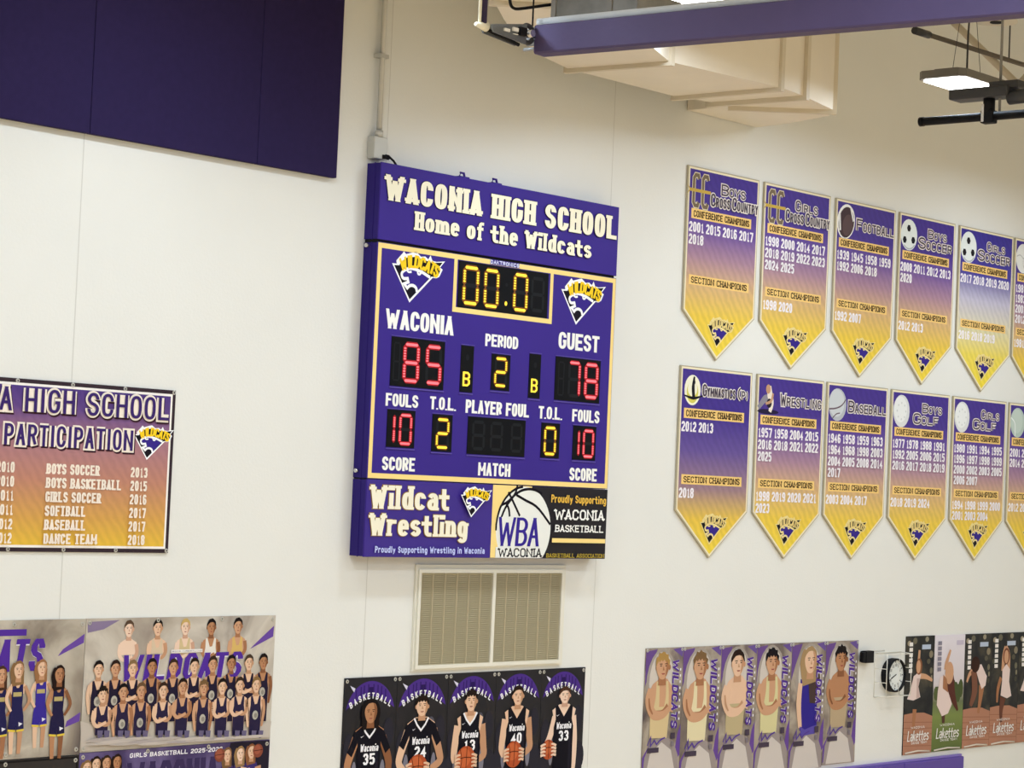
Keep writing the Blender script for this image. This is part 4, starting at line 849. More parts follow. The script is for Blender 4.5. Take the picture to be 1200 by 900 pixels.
    i = Ink(.0058); i.line([q(.12, 1.56), q(.2, 1.42), q(.2, 1.57), q(.3, 1.48), q(.36, 1.55), q(.45, 1.48), q(.58, 1.45)], w*.025, '#5b4096')
    i.rect((*q(.12, 1.68), *q(.42, 1.60)), '#4a3f4e'); i.build('signature_print', t, -.012)
    grommets(t, [(.02, h-.02), (w-.02, h-.02)], -.012)

# ------------------------------------------------------------------ dance posters at the right
Zd = zoomed((1000, 730, 1200, 900), (1059, 900))
dp = [(1062.6, 745.2), (1096, 744.4), (1131.5, 743.4), (1163, 742.3), (1195, 741.3)]
dt = sum(uv(*p, .012)[1] for p in dp)/5; dxs = [uv(*p, .012)[0] for p in dp]; dxs.append(dxs[-1]+(dxs[-1]-dxs[-2]))
dz0 = uv(1095, 881, .012)[1]
DSP = [('dark', 'arms', 'dance poster beside the clock: dancer on one foot, arms out, dark woods'), ('sky', 'back', 'dance poster with pale sky and green grass, dancer leaning back'),
       ('dark', 'bow', 'dance poster with a dancer bending over on a brown stage'), ('dark', 'up', 'dance poster with a dancer in a white dress, both arms overhead'), ('dark', 'arms', 'dance poster cut off by the right photo edge')]
for k, (bgk, pose, lab) in enumerate(DSP):
    x0, x1 = dxs[k], dxs[k+1]-.003
    bg = smoke('dance_wood_%s' % 'abcde'[k], ['#17191c', '#2b2a28', '#4a4438', '#96866c'], 3.4, k*2.3, pos=(.35, .5, .85)) if bgk == 'dark' else gradient('dance_sky', [(0, '#5c6a35'), (.3, '#7c8a48'), (.42, '#6d7550'), (.5, '#a79d94'), (.58, '#d8ced0'), (1, '#e6dfe6')], 0, dt-dz0)
    t, w, h = sheet('dance_poster', x0, dz0, x1, dt, bg, lab, 'poster', 'dance posters')
    def q(s, tt): return (w*s, h*(1-tt))
    i = Ink(); D1, D2 = '#e8d2ca', '#cbaea6'; sk, sk2 = SKIN['m']
    if bgk == 'dark':
        i.poly([q(0, .66), q(.3, .65), q(.7, .655), q(1, .69), q(1, 1), q(0, 1)], '#b27f66')
        i.polys([[q(0, y), q(1, y+.02), q(1, y+.026), q(0, y+.006)] for y in (.72, .77, .82, .87, .92)], '#9a6850')
        for a_, b_, r_, cc in ((.10, .06, .05, '#a89b82'), (.88, .16, .07, '#8b806a'), (.90, .3, .06, '#75705c'), (.72, .03, .05, '#98907a'), (.1, .25, .05, '#5d5a4a'), (.90, .42, .05, '#4c4a3e'), (.8, .22, .05, '#5f5a4a'), (.3, .04, .06, '#6f6a58'), (.92, .36, .05, '#8f866e')): c = q(a_, b_); i.ell(c[0], c[1], w*min(r_*1.3, .95-a_ if a_ > .5 else a_-.02), w*r_, cc, n=9)
        i.rect((*q(.55, .115), *q(.86, .075)), '#b9c4d6')
    else:
        for a_ in range(7): c = q(.42+a_*.08, .47+.02*(a_ % 3)); i.ell(c[0], c[1], w*.085, w*.16, '#4f5a35', n=10)
        for a_ in range(3): c = q(.09+a_*.05, .5); i.ell(c[0], c[1], w*.08, w*.12, '#56603a', n=10)
        i.rect((*q(.72, .09), *q(.95, .05)), '#c9bfd0')
    i.build('printed_backdrop', t, -.012)
    i = Ink(.0025)
    if pose == 'arms':
        i.limb([q(.36, .62), q(.34, .76), q(.37, .84)], [w*.14, w*.09, w*.05], sk2); i.limb([q(.45, .36), q(.44, .25), q(.46, .12)], [w*.11, w*.09, w*.07], sk); i.limb([q(.48, .34), q(.72, .35), q(.95, .385)], [w*.11, w*.09, w*.05], sk)
        i.poly([q(.28, .34), q(.44, .31), q(.54, .33), q(.46, .43), q(.54, .52), q(.3, .545), q(.08, .53), q(.2, .44)], D1); i.poly([q(.4, .36), q(.5, .36), q(.46, .43), q(.52, .52), q(.4, .53)], D2); c = q(.46, .26); i.ell(c[0], c[1], w*.11, w*.15, '#8d5b3e'); i.ell(c[0]-w*.02, c[1], w*.075, w*.12, sk)
    elif pose == 'back':
        i.limb([q(.35, .68), q(.36, .76)], [w*.12, w*.08], '#5b3d33'); i.limb([q(.38, .3), q(.4, .24), q(.52, .13)], [w*.12, w*.1, w*.05], sk); i.poly([q(.2, .36), q(.38, .34), q(.5, .5), q(.62, .6), q(.5, .68), q(.3, .7), q(.12, .6), q(.14, .48)], D1)
        i.limb([q(.5, .29), q(.55, .42), q(.66, .55), q(.82, .66)], [w*.22, w*.26, w*.16, w*.04], '#5b332a'); c = q(.5, .33); i.ell(c[0], c[1], w*.14, w*.19, sk); i.poly([q(.3, .34), q(.42, .38), q(.48, .5), q(.3, .46)], sk2)
    elif pose == 'bow':
        i.limb([q(.66, .46), q(.62, .58), q(.56, .7)], [w*.2, w*.13, w*.08], sk2); i.limb([q(.42, .3), q(.2, .35), q(.1, .42)], [w*.12, w*.09, w*.05], sk); i.limb([q(.34, .32), q(.4, .5), q(.26, .63)], [w*.2, w*.2, w*.1], '#7c5341')
        i.poly([q(.4, .28), q(.62, .27), q(.84, .38), q(.8, .46), q(.66, .49), q(.55, .42), q(.46, .35)], D1); c = q(.4, .27); i.ell(c[0], c[1], w*.16, w*.15, '#3a241c')
    else:
        i.limb([q(.45, .58), q(.4, .7), q(.42, .8)], [w*.22, w*.12, w*.07], '#6a4234'); i.limb([q(.42, .34), q(.43, .2), q(.48, .12)], [w*.12, w*.09, w*.05], sk); i.limb([q(.62, .34), q(.62, .2), q(.52, .12)], [w*.12, w*.09, w*.05], sk); i.limb([q(.36, .4), q(.26, .5), q(.24, .62)], [w*.1, w*.1, w*.05], sk2)
        i.poly([q(.4, .33), q(.54, .28), q(.68, .33), q(.66, .44), q(.76, .57), q(.6, .59), q(.36, .56), q(.4, .44)], D1); c = q(.53, .21); i.ell(c[0], c[1], w*.12, w*.15, '#7a4a36'); i.ell(c[0], c[1]-w*.01, w*.08, w*.12, sk)
    i.build('printed_dancer', t, -.012, 'dancer printed on the poster')
    i = Ink(.0045)
    for j in range(6): r = (*q(.1, .085+.045*j), *q(.22, .052+.045*j)); i.rect(r, '#eee8e2' if bgk == 'dark' else '#8b8593')
    a_, b_ = q(.24, .785), q(.72, .765); i.text('WACONIA', (a_[0], a_[1], b_[0], b_[1]), '#f2ece6', wx=.2, gap=.2)
    a_, b_ = q(.12, .89), q(.86, .80); i.text('Lakettes', (a_[0], a_[1], b_[0], b_[1]), '#f4efe9', wx=.14, wy=.1, slant=.15, gap=.1)
    a_, b_ = q(.26, .915), q(.8, .895); i.text('DANCE TEAM', (a_[0], a_[1], b_[0], b_[1]), '#f2ece6', wx=.2, gap=.2)
    i.build('lettering', t, -.012, 'white script lettering')
    if k < 4: MB().tube([(w*.08, -.016, .015), (w*.5, -.022, .03), (w*.92, -.016, .015)], .009, 8).build('curled_lower_edge', mat('poster_paper', '#d9cdbb', rough=.5), t)

# ------------------------------------------------------------------ group posters, lower left
Zg = zoomed((90, 710, 330, 900), (1137, 900))
gx0, gx1 = uv(101.3, 725.7, .012)[0], uv(324.6, 720, .012)[0]
gx0 = (gx0+uv(93.5, 883, .012)[0])/2; gx1 = (gx1+uv(315, 866, .012)[0])/2
gz1 = (uv(101, 726, .012)[1]+uv(324.5, 720, .012)[1])/2; gz0 = (uv(93.5, 882.5, .012)[1]+uv(315, 865.5, .012)[1])/2
bg = smoke('team_backdrop', ['#8b7d74', '#b3a798', '#cfc6b8', '#9b8f84'], 1.6, 4.2)
t, w, h = sheet('team_banner', gx0, gz0, gx1, gz1, bg, 'beige team banner with three rows of wrestlers in dark singlets', 'banner', 'team banners low on the wall')
def g(x, y): p = uv(*Zg(x, y), .012); return (p[0]-gx0, p[1]-gz0)
i = Ink(); i.poly([g(60, 90), g(240, 78), g(150, 130), g(60, 150)], '#8a7a98'); i.poly([g(1095, 110), g(1090, 170), g(960, 240), g(1000, 200)], '#6b4aa0')
i.poly([g(20, 640), g(200, 690), g(560, 740), g(900, 690), g(1080, 640), (w-.01, .012), (.012, .012)], '#c7bcb0'); i.build('printed_backdrop', t, -.012)
HS = abs(g(290, 85)[1]-g(290, 180)[1])   # printed head height
def wrestler(hx, hy, skin, hair, suit, bottom, base, pose='fold', emblem_=False, style='short', scale=1.0):
    c = g(hx, hy); H_ = HS*.95*scale; Wd = H_*.70; i = Ink(base); s1, s2 = SKIN[skin]; zb_ = g(hx, bottom)[1]
    def q(a, b): return (c[0]+a*Wd, c[1]-b*H_)
    bt_ = max((c[1]-zb_)/H_, 1.6)
    i.poly([q(-.95, .85), q(-.35, .62), q(.35, .62), q(.95, .85), q(.8, 1.6), q(.66, bt_), q(-.66, bt_), q(-.8, 1.6)], s1)
    if suit:
        i.poly([q(-.62, .72), q(-.42, .68), q(-.1, 1.25), q(.2, 1.22), q(.42, .68), q(.62, .72), q(.62, 1.3), q(.74, 1.7), q(.68, bt_), q(-.68, bt_), q(-.74, 1.7), q(-.62, 1.3)], suit)
    if pose == 'fold':
        i.limb([q(.9, .95), q(1.0, 1.5), q(.55, 1.85), q(-.4, 1.72)], [Wd*.42, Wd*.4, Wd*.34, Wd*.24], s2); i.limb([q(-.9, .95), q(-1.0, 1.5), q(-.5, 1.9), q(.5, 1.68)], [Wd*.42, Wd*.4, Wd*.34, Wd*.24], s1)
    else:
        i.limb([q(-.9, .95), q(-1.08, 1.6), q(-.95, 2.3), q(-.85, 2.7)], [Wd*.42, Wd*.38, Wd*.3, Wd*.22], s1); i.limb([q(.9, .95), q(1.08, 1.6), q(.95, 2.3), q(.85, 2.7)], [Wd*.42, Wd*.38, Wd*.3, Wd*.22], s2)
    if emblem_: e = q(.0, 1.95 if pose != 'fold' else 2.25); i.ell(e[0], e[1], Wd*.36, H_*.3, '#b9b3a6', n=14); i.ell(e[0]+Wd*.06, e[1]-H_*.02, Wd*.2, H_*.16, '#8f897f', n=10)
    head_print(i, c[0], c[1], Wd, H_, skin, hair, style)
    return i
TOPR = [(290, 128, 'p', '#5b4636', None), (450, 122, 'l', '#1d1512', '#d9c3a6'), (603, 118, 'p', '#c7a765', '#d6bf92'), (747, 118, 't', '#171213', '#e9e2d8'), (895, 112, 'm', '#181213', '#d9b56a')]
for hx, hy, s_, hc, su in TOPR: wrestler(hx, hy, s_, hc, su, 265, .0010, 'fold').build('printed_wrestler', t, -.012)
tl_, br_ = g(240, 262), g(925, 395)
i = Ink(.0048); zl0 = (g(240, 415)[1]+g(910, 395)[1])/2; zl1 = (g(250, 282)[1]+g(925, 245)[1])/2
r = (g(238, 340)[0], zl0, g(905, 340)[0], zl1)
i.text('WILDCATS', r, '#efeaf2', wx=.34, wy=.2, slant=.16, gap=.16, round_=False); i.text('WILDCATS', r, '#54309a', wx=.28, wy=.15, slant=.16, gap=.16, round_=False)
a, b = g(520, 262), g(695, 238); i.rect((a[0], a[1], b[0], b[1]), '#eee9e2'); i.text('BOYS WRESTLING', (a[0]+.01, a[1]+.008, b[0]-.01, b[1]-.008), '#8a8398', wx=.2, gap=.2); i.build('team_name_lettering', t, -.012, 'purple block lettering')
MIDR = [(118, 352, 'l', '#1c1413'), (212, 348, 'm', '#2a1d17'), (308, 348, 'l', '#8a6d4a'), (415, 338, 't', '#201613'), (533, 340, 'm', '#3a281d'), (650, 335, 'l', '#2a1c16'), (752, 325, 'm', '#33241b'), (855, 318, 't', '#171214'), (953, 315, 'l', '#4a3a2c'), (1033, 310, 't', '#1c1413')]
for n, (hx, hy, s_, hc) in enumerate(MIDR): wrestler(hx, hy, s_, hc, '#241d33', 640, .0062, 'side' if n % 3 != 2 else 'fold', n % 3 != 2).build('printed_wrestler', t, -.012)
FRT = [(140, 492, 'l', '#1d1512', 'mop', 'fold'), (253, 478, 'm', '#181214', 'short', 'side'), (353, 472, 'm', '#6b5138', 'short', 'side'), (475, 470, 'l', '#3a281d', 'short', 'fold'), (583, 448, 'm', '#241913', 'short', 'fold'), (700, 455, 'm', '#7a5c3c', 'mop', 'side'), (803, 448, 'l', '#1c1413', 'short', 'fold'), (900, 440, 'l', '#3b2a1e', 'short', 'fold'), (992, 438, 'l', '#8a6a42', 'short', 'side')]
for hx, hy, s_, hc, sty, po in FRT: wrestler(hx, hy, s_, hc, '#2b2340', 715, .0105, po, po == 'side', sty).build('printed_wrestler', t, -.012)
i = Ink(.0155)
for n, (hx, hy, *_r) in enumerate(FRT):
    for dx in (-18, 20): i.limb([g(hx+dx, 690), g(hx+dx-2, 715), g(hx+dx, 730)], [.05, .045, .035], '#6b6280')
for a in range(20): p = g(60+a*52, 742+16*math.sin(a*2.1)); i.ell(min(max(p[0], .2), w-.2), max(p[1]-.01, .03), .16, .011, ('#b9aea6', '#c0b5ac', '#b0a5a2', '#c6bbb2')[a % 4])
i.build('mist_print', t, -.012, 'pale mist over the legs')
grommets(t, [(.03, h-.03), (w-.03, h-.03), (w*.36, h-.02), (w*.7, h-.02), (.03, .02)], -.012)

# women's team banner, left edge
Zw = zoomed((0, 710, 180, 900), (853, 900))
wx1 = gx0-.004; wx0 = wx1-2.4; wz1 = gz1-.002; wz0 = (uv(0, 891.5, .012)[1]+uv(92, 883, .012)[1])/2
bg = smoke('women_backdrop', ['#5f5450', '#9b8f80', '#c9bfae', '#7d7066'], 1.5, 9.4)
t, w, h = sheet('team_banner', wx0, wz0, wx1, wz1, bg, 'team banner with large ATS lettering and women in blue singlets, left edge', 'banner', 'team banners low on the wall')
def g2(x, y): p = uv(*Zw(x, y), .012); return (p[0]-wx0, p[1]-wz0)
i = Ink(); i.poly([g2(470, 155), g2(465, 205), g2(320, 280), g2(350, 240)], '#6b4aa0'); i.poly([g2(445, 590), g2(440, 640), g2(360, 675), g2(370, 640)], '#6b4aa0')
i.rect((g2(-330, 130)[0], g2(10, 168)[1], g2(148, 140)[0], g2(10, 132)[1]), '#54309a')
zz1, zz0 = (g2(0, 188)[1]+g2(265, 180)[1])/2, (g2(0, 368)[1]+g2(240, 358)[1])/2
r = (g2(-470, 0)[0], zz0, g2(232, 250)[0], zz1); i.text('WILDCATS', r, '#efeaf2', wx=.32, wy=.2, slant=.16, gap=.16, round_=False); i.text('WILDCATS', r, '#54309a', wx=.27, wy=.16, slant=.16, gap=.16, round_=False); i.build('team_name_lettering', t, -.012, 'purple block lettering')
def woman(hx, hy, base, skin, hair, suit, hh, trim='#e3c64a'):
    c = g2(hx, hy); H_ = abs(g2(hx, hy-hh/2)[1]-g2(hx, hy+hh/2)[1]); Wd = H_*.68; i = Ink(base); s1, s2 = SKIN[skin]
    def q(a, b): return (c[0]+a*Wd, c[1]-b*H_)
    for sg in (-1, 1): i.limb([q(sg*.42, 3.1), q(sg*.46, 3.8), q(sg*.40, 4.9)], [Wd*.62, Wd*.52, Wd*.36], s1 if sg < 0 else s2)
    i.limb([q(0, .2), q(-.1, .8), q(-.3, 1.5)], [Wd*1.2, Wd*1.3, Wd*.5], hair)
    i.poly([q(-.8, .85), q(-.3, .62), q(.3, .62), q(.8, .85), q(.7, 1.4), q(-.7, 1.4)], s1)
    i.poly([q(-.55, .75), q(-.4, .72), q(-.1, 1.05), q(.12, 1.05), q(.4, .72), q(.55, .75), q(.6, 1.4), q(.55, 2.1), q(.75, 2.7), q(.85, 3.55), q(.05, 3.6), q(0, 3.3), q(-.05, 3.6), q(-.85, 3.55), q(-.75, 2.7), q(-.55, 2.1), q(-.6, 1.4)], suit)
    i.polys([[q(-.85, 3.45), q(-.06, 3.5), q(-.05, 3.62), q(-.86, 3.57)], [q(.06, 3.5), q(.85, 3.45), q(.86, 3.57), q(.05, 3.62)]], trim)
    i.rect((*q(-.45, 1.55), *q(.45, 1.3)), '#b9a870'); i.poly([q(.25, 3.05), q(.7, 3.15), q(.3, 3.3)], '#e9e6ee')
    i.limb([q(-.75, .95), q(-1.15, 1.7), q(-.6, 2.4)], [Wd*.36, Wd*.34, Wd*.24], s1); i.limb([q(.75, .95), q(1.3, 1.75), q(.7, 2.4)], [Wd*.36, Wd*.34, Wd*.24], s2)
    head_print(i, c[0], c[1], Wd, H_, skin, hair, 'long', .2)
    return i.build('printed_wrestler', t, -.012)
woman(8, 385, .003, 'm', '#4a3022', '#262350', 95); woman(100, 355, .0075, 'l', '#8a6844', '#262350', 95); woman(232, 345, .003, 'l', '#9a6d48', '#3c2f95', 90); woman(327, 380, .0075, 't', '#231714', '#241f42', 95)
woman(-95, 370, .0075, 'l', '#5a3c28', '#262350', 95); woman(-200, 380, .003, 'm', '#2c1c16', '#241f42', 95)
grommets(t, [(w-.03, h-.035), (w-.03, .035), (g2(80, 100)[0], h-.03), (g2(30, 838)[0], .03)], -.012)

# girls basketball banner and black banner below
bz1 = gz0-.004
bgp = smoke('girls_backdrop', ['#2e2440', '#4a3c68', '#6b5d8a', '#332948'], 1.8, 2.2)
t, w, h = sheet('team_banner', gx0, bz1-1.0, gx1, bz1, bgp, 'purple girls basketball banner under the wrestlers, cut off by the bottom edge', 'banner', 'team banners low on the wall')
Zp = zoomed((80, 840, 330, 900), (1200, 288))
def g3(x, y): p = uv(*Zp(x, y), .012); return (p[0]-gx0, p[1]-(bz1-1.0))
i = Ink(); i.poly([(w*.78, h-.004), (w-.004, h-.004), (w-.004, h*.5), (w*.7, h*.5)], '#27212f')
z1_ = (g3(345, 208)[1]+g3(865, 166)[1])/2; z0_ = (g3(345, 234)[1]+g3(865, 190)[1])/2
i.text('GIRLS BASKETBALL 2025-2026', (g3(345, 220)[0], z0_, g3(865, 180)[0], z1_), '#f6f3f8', wx=.24, wy=.2, slant=.1, round_=False, gap=.18); i.build('title_lettering', t, -.012, 'white lettering')
i = Ink(); zc = z0_-.035; r = (g3(330, 240)[0], zc-.26, g3(845, 240)[0], zc); i.text('WACONIA', r, '#8b7fa8', wx=.26, wy=.2, gap=.12, round_=False); i.text('WACONIA', r, '#3d3158', wx=.20, wy=.15, gap=.12, round_=False); i.build('school_name_lettering', t, -.012, 'outlined purple lettering')
for hx, hy, s_, hc in ((105, 290, 'l', '#8a6844'), (157, 268, 'l', '#2c1c16'), (215, 262, 'm', '#3a281d'), (275, 255, 't', '#2c1c16'), (895, 215, 'l', '#7a5a3c'), (968, 208, 'p', '#9a7a52'), (1030, 195, 'l', '#8a5a3c')):
    c = g3(hx, hy); H_ = .105; Wd = .072; i = Ink(.0012); i.limb([(c[0], c[1]-.08), (c[0], c[1]-.2), (c[0], c[1]-.45)], [.11, .17, .16], '#2a2144' if hx < 500 else '#3f3170')
    i.limb([(c[0]-.07, c[1]-.11), (c[0]-.09, c[1]-.25), (c[0]-.05, c[1]-.36)], [.06, .05, .04], SKIN[s_][0]); i.limb([(c[0]+.07, c[1]-.11), (c[0]+.09, c[1]-.25), (c[0]+.05, c[1]-.36)], [.06, .05, .04], SKIN[s_][1]); head_print(i, c[0], c[1], Wd, H_, s_, hc, 'long'); i.build('printed_player', t, -.012)
i = Ink(.004)
for hx, hy in ((850, 215), (1065, 190)): c = g3(hx, hy); i.ell(c[0], c[1], .05, .05, '#8a4a38'); i.ell(c[0]-.007, c[1]+.008, .034, .034, '#a35a44'); i.line([(c[0]-.045, c[1]), (c[0]+.045, c[1]+.006)], .005, '#3a1c16')
i.build('printed_basketballs', t, -.012)
grommets(t, [(w-.03, h-.03), (.03, h-.03), (w*.34, h-.02), (w*.66, h-.02)], -.012)
t, w, h = sheet('team_banner', wx0, wz0-1.0, wx1, wz0-.004, mat('banner_charcoal_print', '#2a2524', rough=.5, vary=.15, vscale=3), 'charcoal banner in the bottom left corner, only its top strip showing', 'banner', 'team banners low on the wall')
i = Ink(); i.frame((.01, .01, w-.01, h-.01), .012, '#191616'); i.build('printed_border', t, -.012)
grommets(t, [(w-.03, h-.035), (g2(30, 875)[0], h-.03)], -.012)

# ------------------------------------------------------------------ clock with wire guard, black sensor box
p = at(1053, 790.5, .11); cr = .135
cx_, cz_ = at(1051, 791.5, .085).x, at(1051, 791.5, .085).z
fr_ = abs(uv(1051, 771.7, .085)[1]-uv(1051, 811.5, .085)[1])/2
t = thing('wall_clock', (cx_, 0, cz_), 'round black-rimmed white wall clock inside the wire guard', 'clock')
m = MB(); n = 40; R1, R2, R3 = fr_, fr_*.975, fr_*.90; Y0, Y1 = -.012, -.095
prof = [(R1*.98, Y0), (R1, Y0-.01), (R1, Y1+.015), (R2, Y1), (R3, Y1+.004), (R3, Y1+.03)]
rings = [[m.bm.verts.new((rr*math.cos(k*2*math.pi/n), yy, rr*math.sin(k*2*math.pi/n))) for k in range(n)] for rr, yy in prof]
for A, Bq in zip(rings, rings[1:]):
    for k in range(n): f_ = m.bm.faces.new((A[k], A[(k+1) % n], Bq[(k+1) % n], Bq[k])); f_.smooth = True
m.build('rim', BLACK, t)
MB().tube([(0, 0, 0), (0, Y0-.005, 0)], R1*.97, 32).build('backplate', BLACK, t)
i = Ink(); i.ell(0, 0, R3*1.02, R3*1.02, '#e9ece8', n=40)
i.polys([[(R3*.82*math.sin(a)-.006*math.cos(a), R3*.82*math.cos(a)+.006*math.sin(a)), (R3*.82*math.sin(a)+.006*math.cos(a), R3*.82*math.cos(a)-.006*math.sin(a)), (R3*.95*math.sin(a)+.006*math.cos(a), R3*.95*math.cos(a)-.006*math.sin(a)), (R3*.95*math.sin(a)-.006*math.cos(a), R3*.95*math.cos(a)+.006*math.sin(a))] for a in [k*math.pi/6 for k in range(12)]], '#25242a')
for k in range(1, 13): a = k*math.pi/6; i.text_turn(str(k), R3*.68*math.sin(a), R3*.68*math.cos(a), R3*(.13 if k < 10 else .2), R3*.17, 0, '#54545a', wx=.16)
i.build('dial', t, Y1+.03)
for nm, ang, l, wd in (('hour_hand', 248, .55, .012), ('minute_hand', 246, .78, .008)):
    a = math.radians(ang); i = Ink(.002 if nm == 'hour_hand' else .004); i.line([(-.02*math.sin(a), -.02*math.cos(a)), (R3*l*math.sin(a), R3*l*math.cos(a))], wd, '#2a2a30', sm=False); i.build(nm, t, Y1+.03)
ga = uv(1040, 767.5, .14); gb = uv(1064, 815, .14)
gx0_, gx1_, gz0_, gz1_ = ga[0]-cx_, gb[0]-cx_, gb[1]-cz_, ga[1]-cz_
gx0_, gx1_ = min(gx0_, -R1-.012), max(gx1_, R1+.012); gz0_, gz1_ = min(gz0_, -R1-.015), max(gz1_, R1+.015)
t = thing('clock_guard', (cx_, 0, cz_), 'white wire cage guard standing out from the wall around the clock', 'wire guard')
WG = mat('white_wire', '#eeeade', rough=.4); wr = .0042
fr4 = [(gx0_, -.14, gz0_), (gx1_, -.14, gz0_), (gx1_, -.14, gz1_), (gx0_, -.14, gz1_)]; bk4 = [(gx0_-.012, -.004, gz0_-.01), (gx1_+.012, -.004, gz0_-.01), (gx1_+.012, -.004, gz1_+.01), (gx0_-.012, -.004, gz1_+.01)]
m = MB()
for k in range(4): m.tube([fr4[k], fr4[(k+1) % 4]], wr, 8)
m.build('front_frame', WG, t); m = MB()
for k in range(4): m.tube([bk4[k], bk4[(k+1) % 4]], wr, 8)
m.build('wall_frame', WG, t); m = MB()
for k in range(4):
    m.tube([fr4[k], bk4[k]], wr, 8)
for a in (.33, .66):
    m.tube([(gx0_, -.14, gz0_+(gz1_-gz0_)*a), (gx0_-.012, -.004, gz0_+(gz1_-gz0_)*a)], wr*.8, 8); m.tube([(gx1_, -.14, gz0_+(gz1_-gz0_)*a), (gx1_+.012, -.004, gz0_+(gz1_-gz0_)*a)], wr*.8, 8)
m.build('side_wires', WG, t); m = MB()
for a in (.5,): m.tube([(gx0_+(gx1_-gx0_)*a, -.14, gz0_), (gx0_+(gx1_-gx0_)*a, -.14, gz1_)], wr*.55, 8)
m.build('front_wires', WG, t)
r = rect((1010.2, 763), (1021.8, 776.5), .055)
t = thing('sensor_box', (r[0], 0, r[1]), 'small black box on the wall between swimmer banners and clock', 'sensor')
bw, bh = r[2]-r[0], r[3]-r[1]
box('housing', (bw*.25, -.08, 0), (bw, -.015, bh), BLACK, t, bevel=.006); box('mount_plate', (bw*.3, -.015, bh*.1), (bw*.9, 0, bh*.95), BLACK, t); box('lens_hood', (0, -.075, bh*.08), (bw*.28, -.03, bh*.9), BLACK, t, bevel=.004)
MB().tube([(bw, -.06, bh*.95), (bw*2.4, -.03, bh*.93)], .006, 8).build('wire_arm', CONDUIT, t)

# ------------------------------------------------------------------ purple wall pad, bottom right
pz = (at(1131, 885.5, .06).z + at(1000, 897, .06).z)/2; pxr = at(1130.5, 890, .06).x; pxl = pxr-3.66
t = thing('wall_pad', (pxl, 0, 0), 'purple vinyl safety pad along the wall foot, bottom right corner', 'wall pad')
wd = (pxr-pxl)/3
for k in range(3): box('pad_section', (wd*k+.002, -.055, .1), (wd*(k+1)-.002, -.012, pz-.02), PADM, t, bevel=.012)
box('backing_board', (0, -.012, .1), (pxr-pxl-.01, 0, pz), mat('pad_board', '#6d56b2', rough=.5), t)
box('top_strip', (0, -.035, pz-.018), (pxr-pxl-.02, -.0125, pz+.004), mat('pad_strip', '#8270bd', rough=.45), t)

# ------------------------------------------------------------------ air duct under the ceiling
zD0, zD1 = EYE_Z+3.50, EYE_Z+4.45
in_edge = [(12.35, 1.78), (12.57, 1.62), (13.15, 1.22), (13.75, .86), (14.34, .56), (14.95, .37), (16.45, .37)]
out_edge = [(12.8, 2.16), (13.0, 2.12), (13.6, 1.95), (14.15, 1.75), (14.62, 1.53), (15.07, 1.33), (16.55, 1.42)]
t = thing('air_duct', (15.6, -.8, zD0), 'large beige rectangular air duct bending along the wall under the ceiling', 'duct')
def L3(p): return (p[0]-15.6, -p[1]+.8)
MB().prism([L3(p) for p in in_edge[:6]]+[L3(p) for p in out_edge[:6][::-1]], 0, zD1-zD0, 'z').build('elbow_section', BEIGE, t)
MB().prism([L3(p) for p in ((14.96, .37), (16.44, .37), (16.48, 1.46), (15.08, 1.33))], 0, zD1-zD0-.002, 'z').build('straight_section', BEIGE, t)
MB().prism([L3(p) for p in ((16.46, .38), (17.1, .52), (17.67, 1.22), (16.9, 1.40), (16.49, 1.45))], .004, zD1-zD0-.004, 'z').build('transition_section', BEIGE, t)
MB().prism([L3(p) for p in ((17.10, .50), (17.1, .012), (18.2, .012), (18.12, .45), (17.93, 1.0), (17.68, 1.21))], .006, zD1-zD0-.006, 'z').build('wall_outlet_section', BEIGE, t)
def flange(a, b, e=.035, th=.05):
    A = Vector(L3(a)); Bv = Vector(L3(b)); dv = (Bv-A).normalized(); nv = Vector((-dv.y, dv.x)); A2 = A-dv*e; B2 = Bv+dv*e
    pts = [tuple(A2-nv*th/2), tuple(B2-nv*th/2), tuple(B2+nv*th/2), tuple(A2+nv*th/2)]
    MB().prism(pts, -e, zD1-zD0+e, 'z').build('flange', mat('duct_flange', '#ddd1ba', rough=.5), t)
flange((12.57, 1.62), (13.0, 2.12)); flange((14.95, .37), (15.07, 1.33)); flange((16.44, .37), (16.47, 1.45)); flange((16.86, .44), (16.93, 1.40)); flange((17.10, .51), (17.67, 1.21))
for x, d in ((15.3, .6), (15.3, 1.1), (16.2, .6), (16.25, 1.2)): MB().tube([(x-15.6, -d+.8, zD1-zD0-.01), (x-15.6, -d+.8, ZT-zD0-.002)], .008, 6).build('hanger_rod', STEEL, t)

# grey galvanized trough beside the duct
q0 = at(646, 34, 2.3)
t = thing('cable_trough', (q0.x, -2.3, q0.z), 'grey galvanized metal trough hanging behind the purple beam', 'trough')
m = MB(); m.box((0, -.75, 0), (.5, 0, .20)); m.build('trough_body', mat('trough_grey', '#86847e', rough=.45, metal=.2, vary=.2, vscale=6), t)
m = MB()
for k in range(2): m.box((-.012, -.5*k-.04, -.012), (.512, -.5*k, .21))
m.build('ribs', GREYP, t)
for yy in (-.2, -.6): MB().tube([(.25, yy, .2), (.25, yy, ZT-q0.z-.002)], .01, 6).build('hanger_rod', STEEL, t)
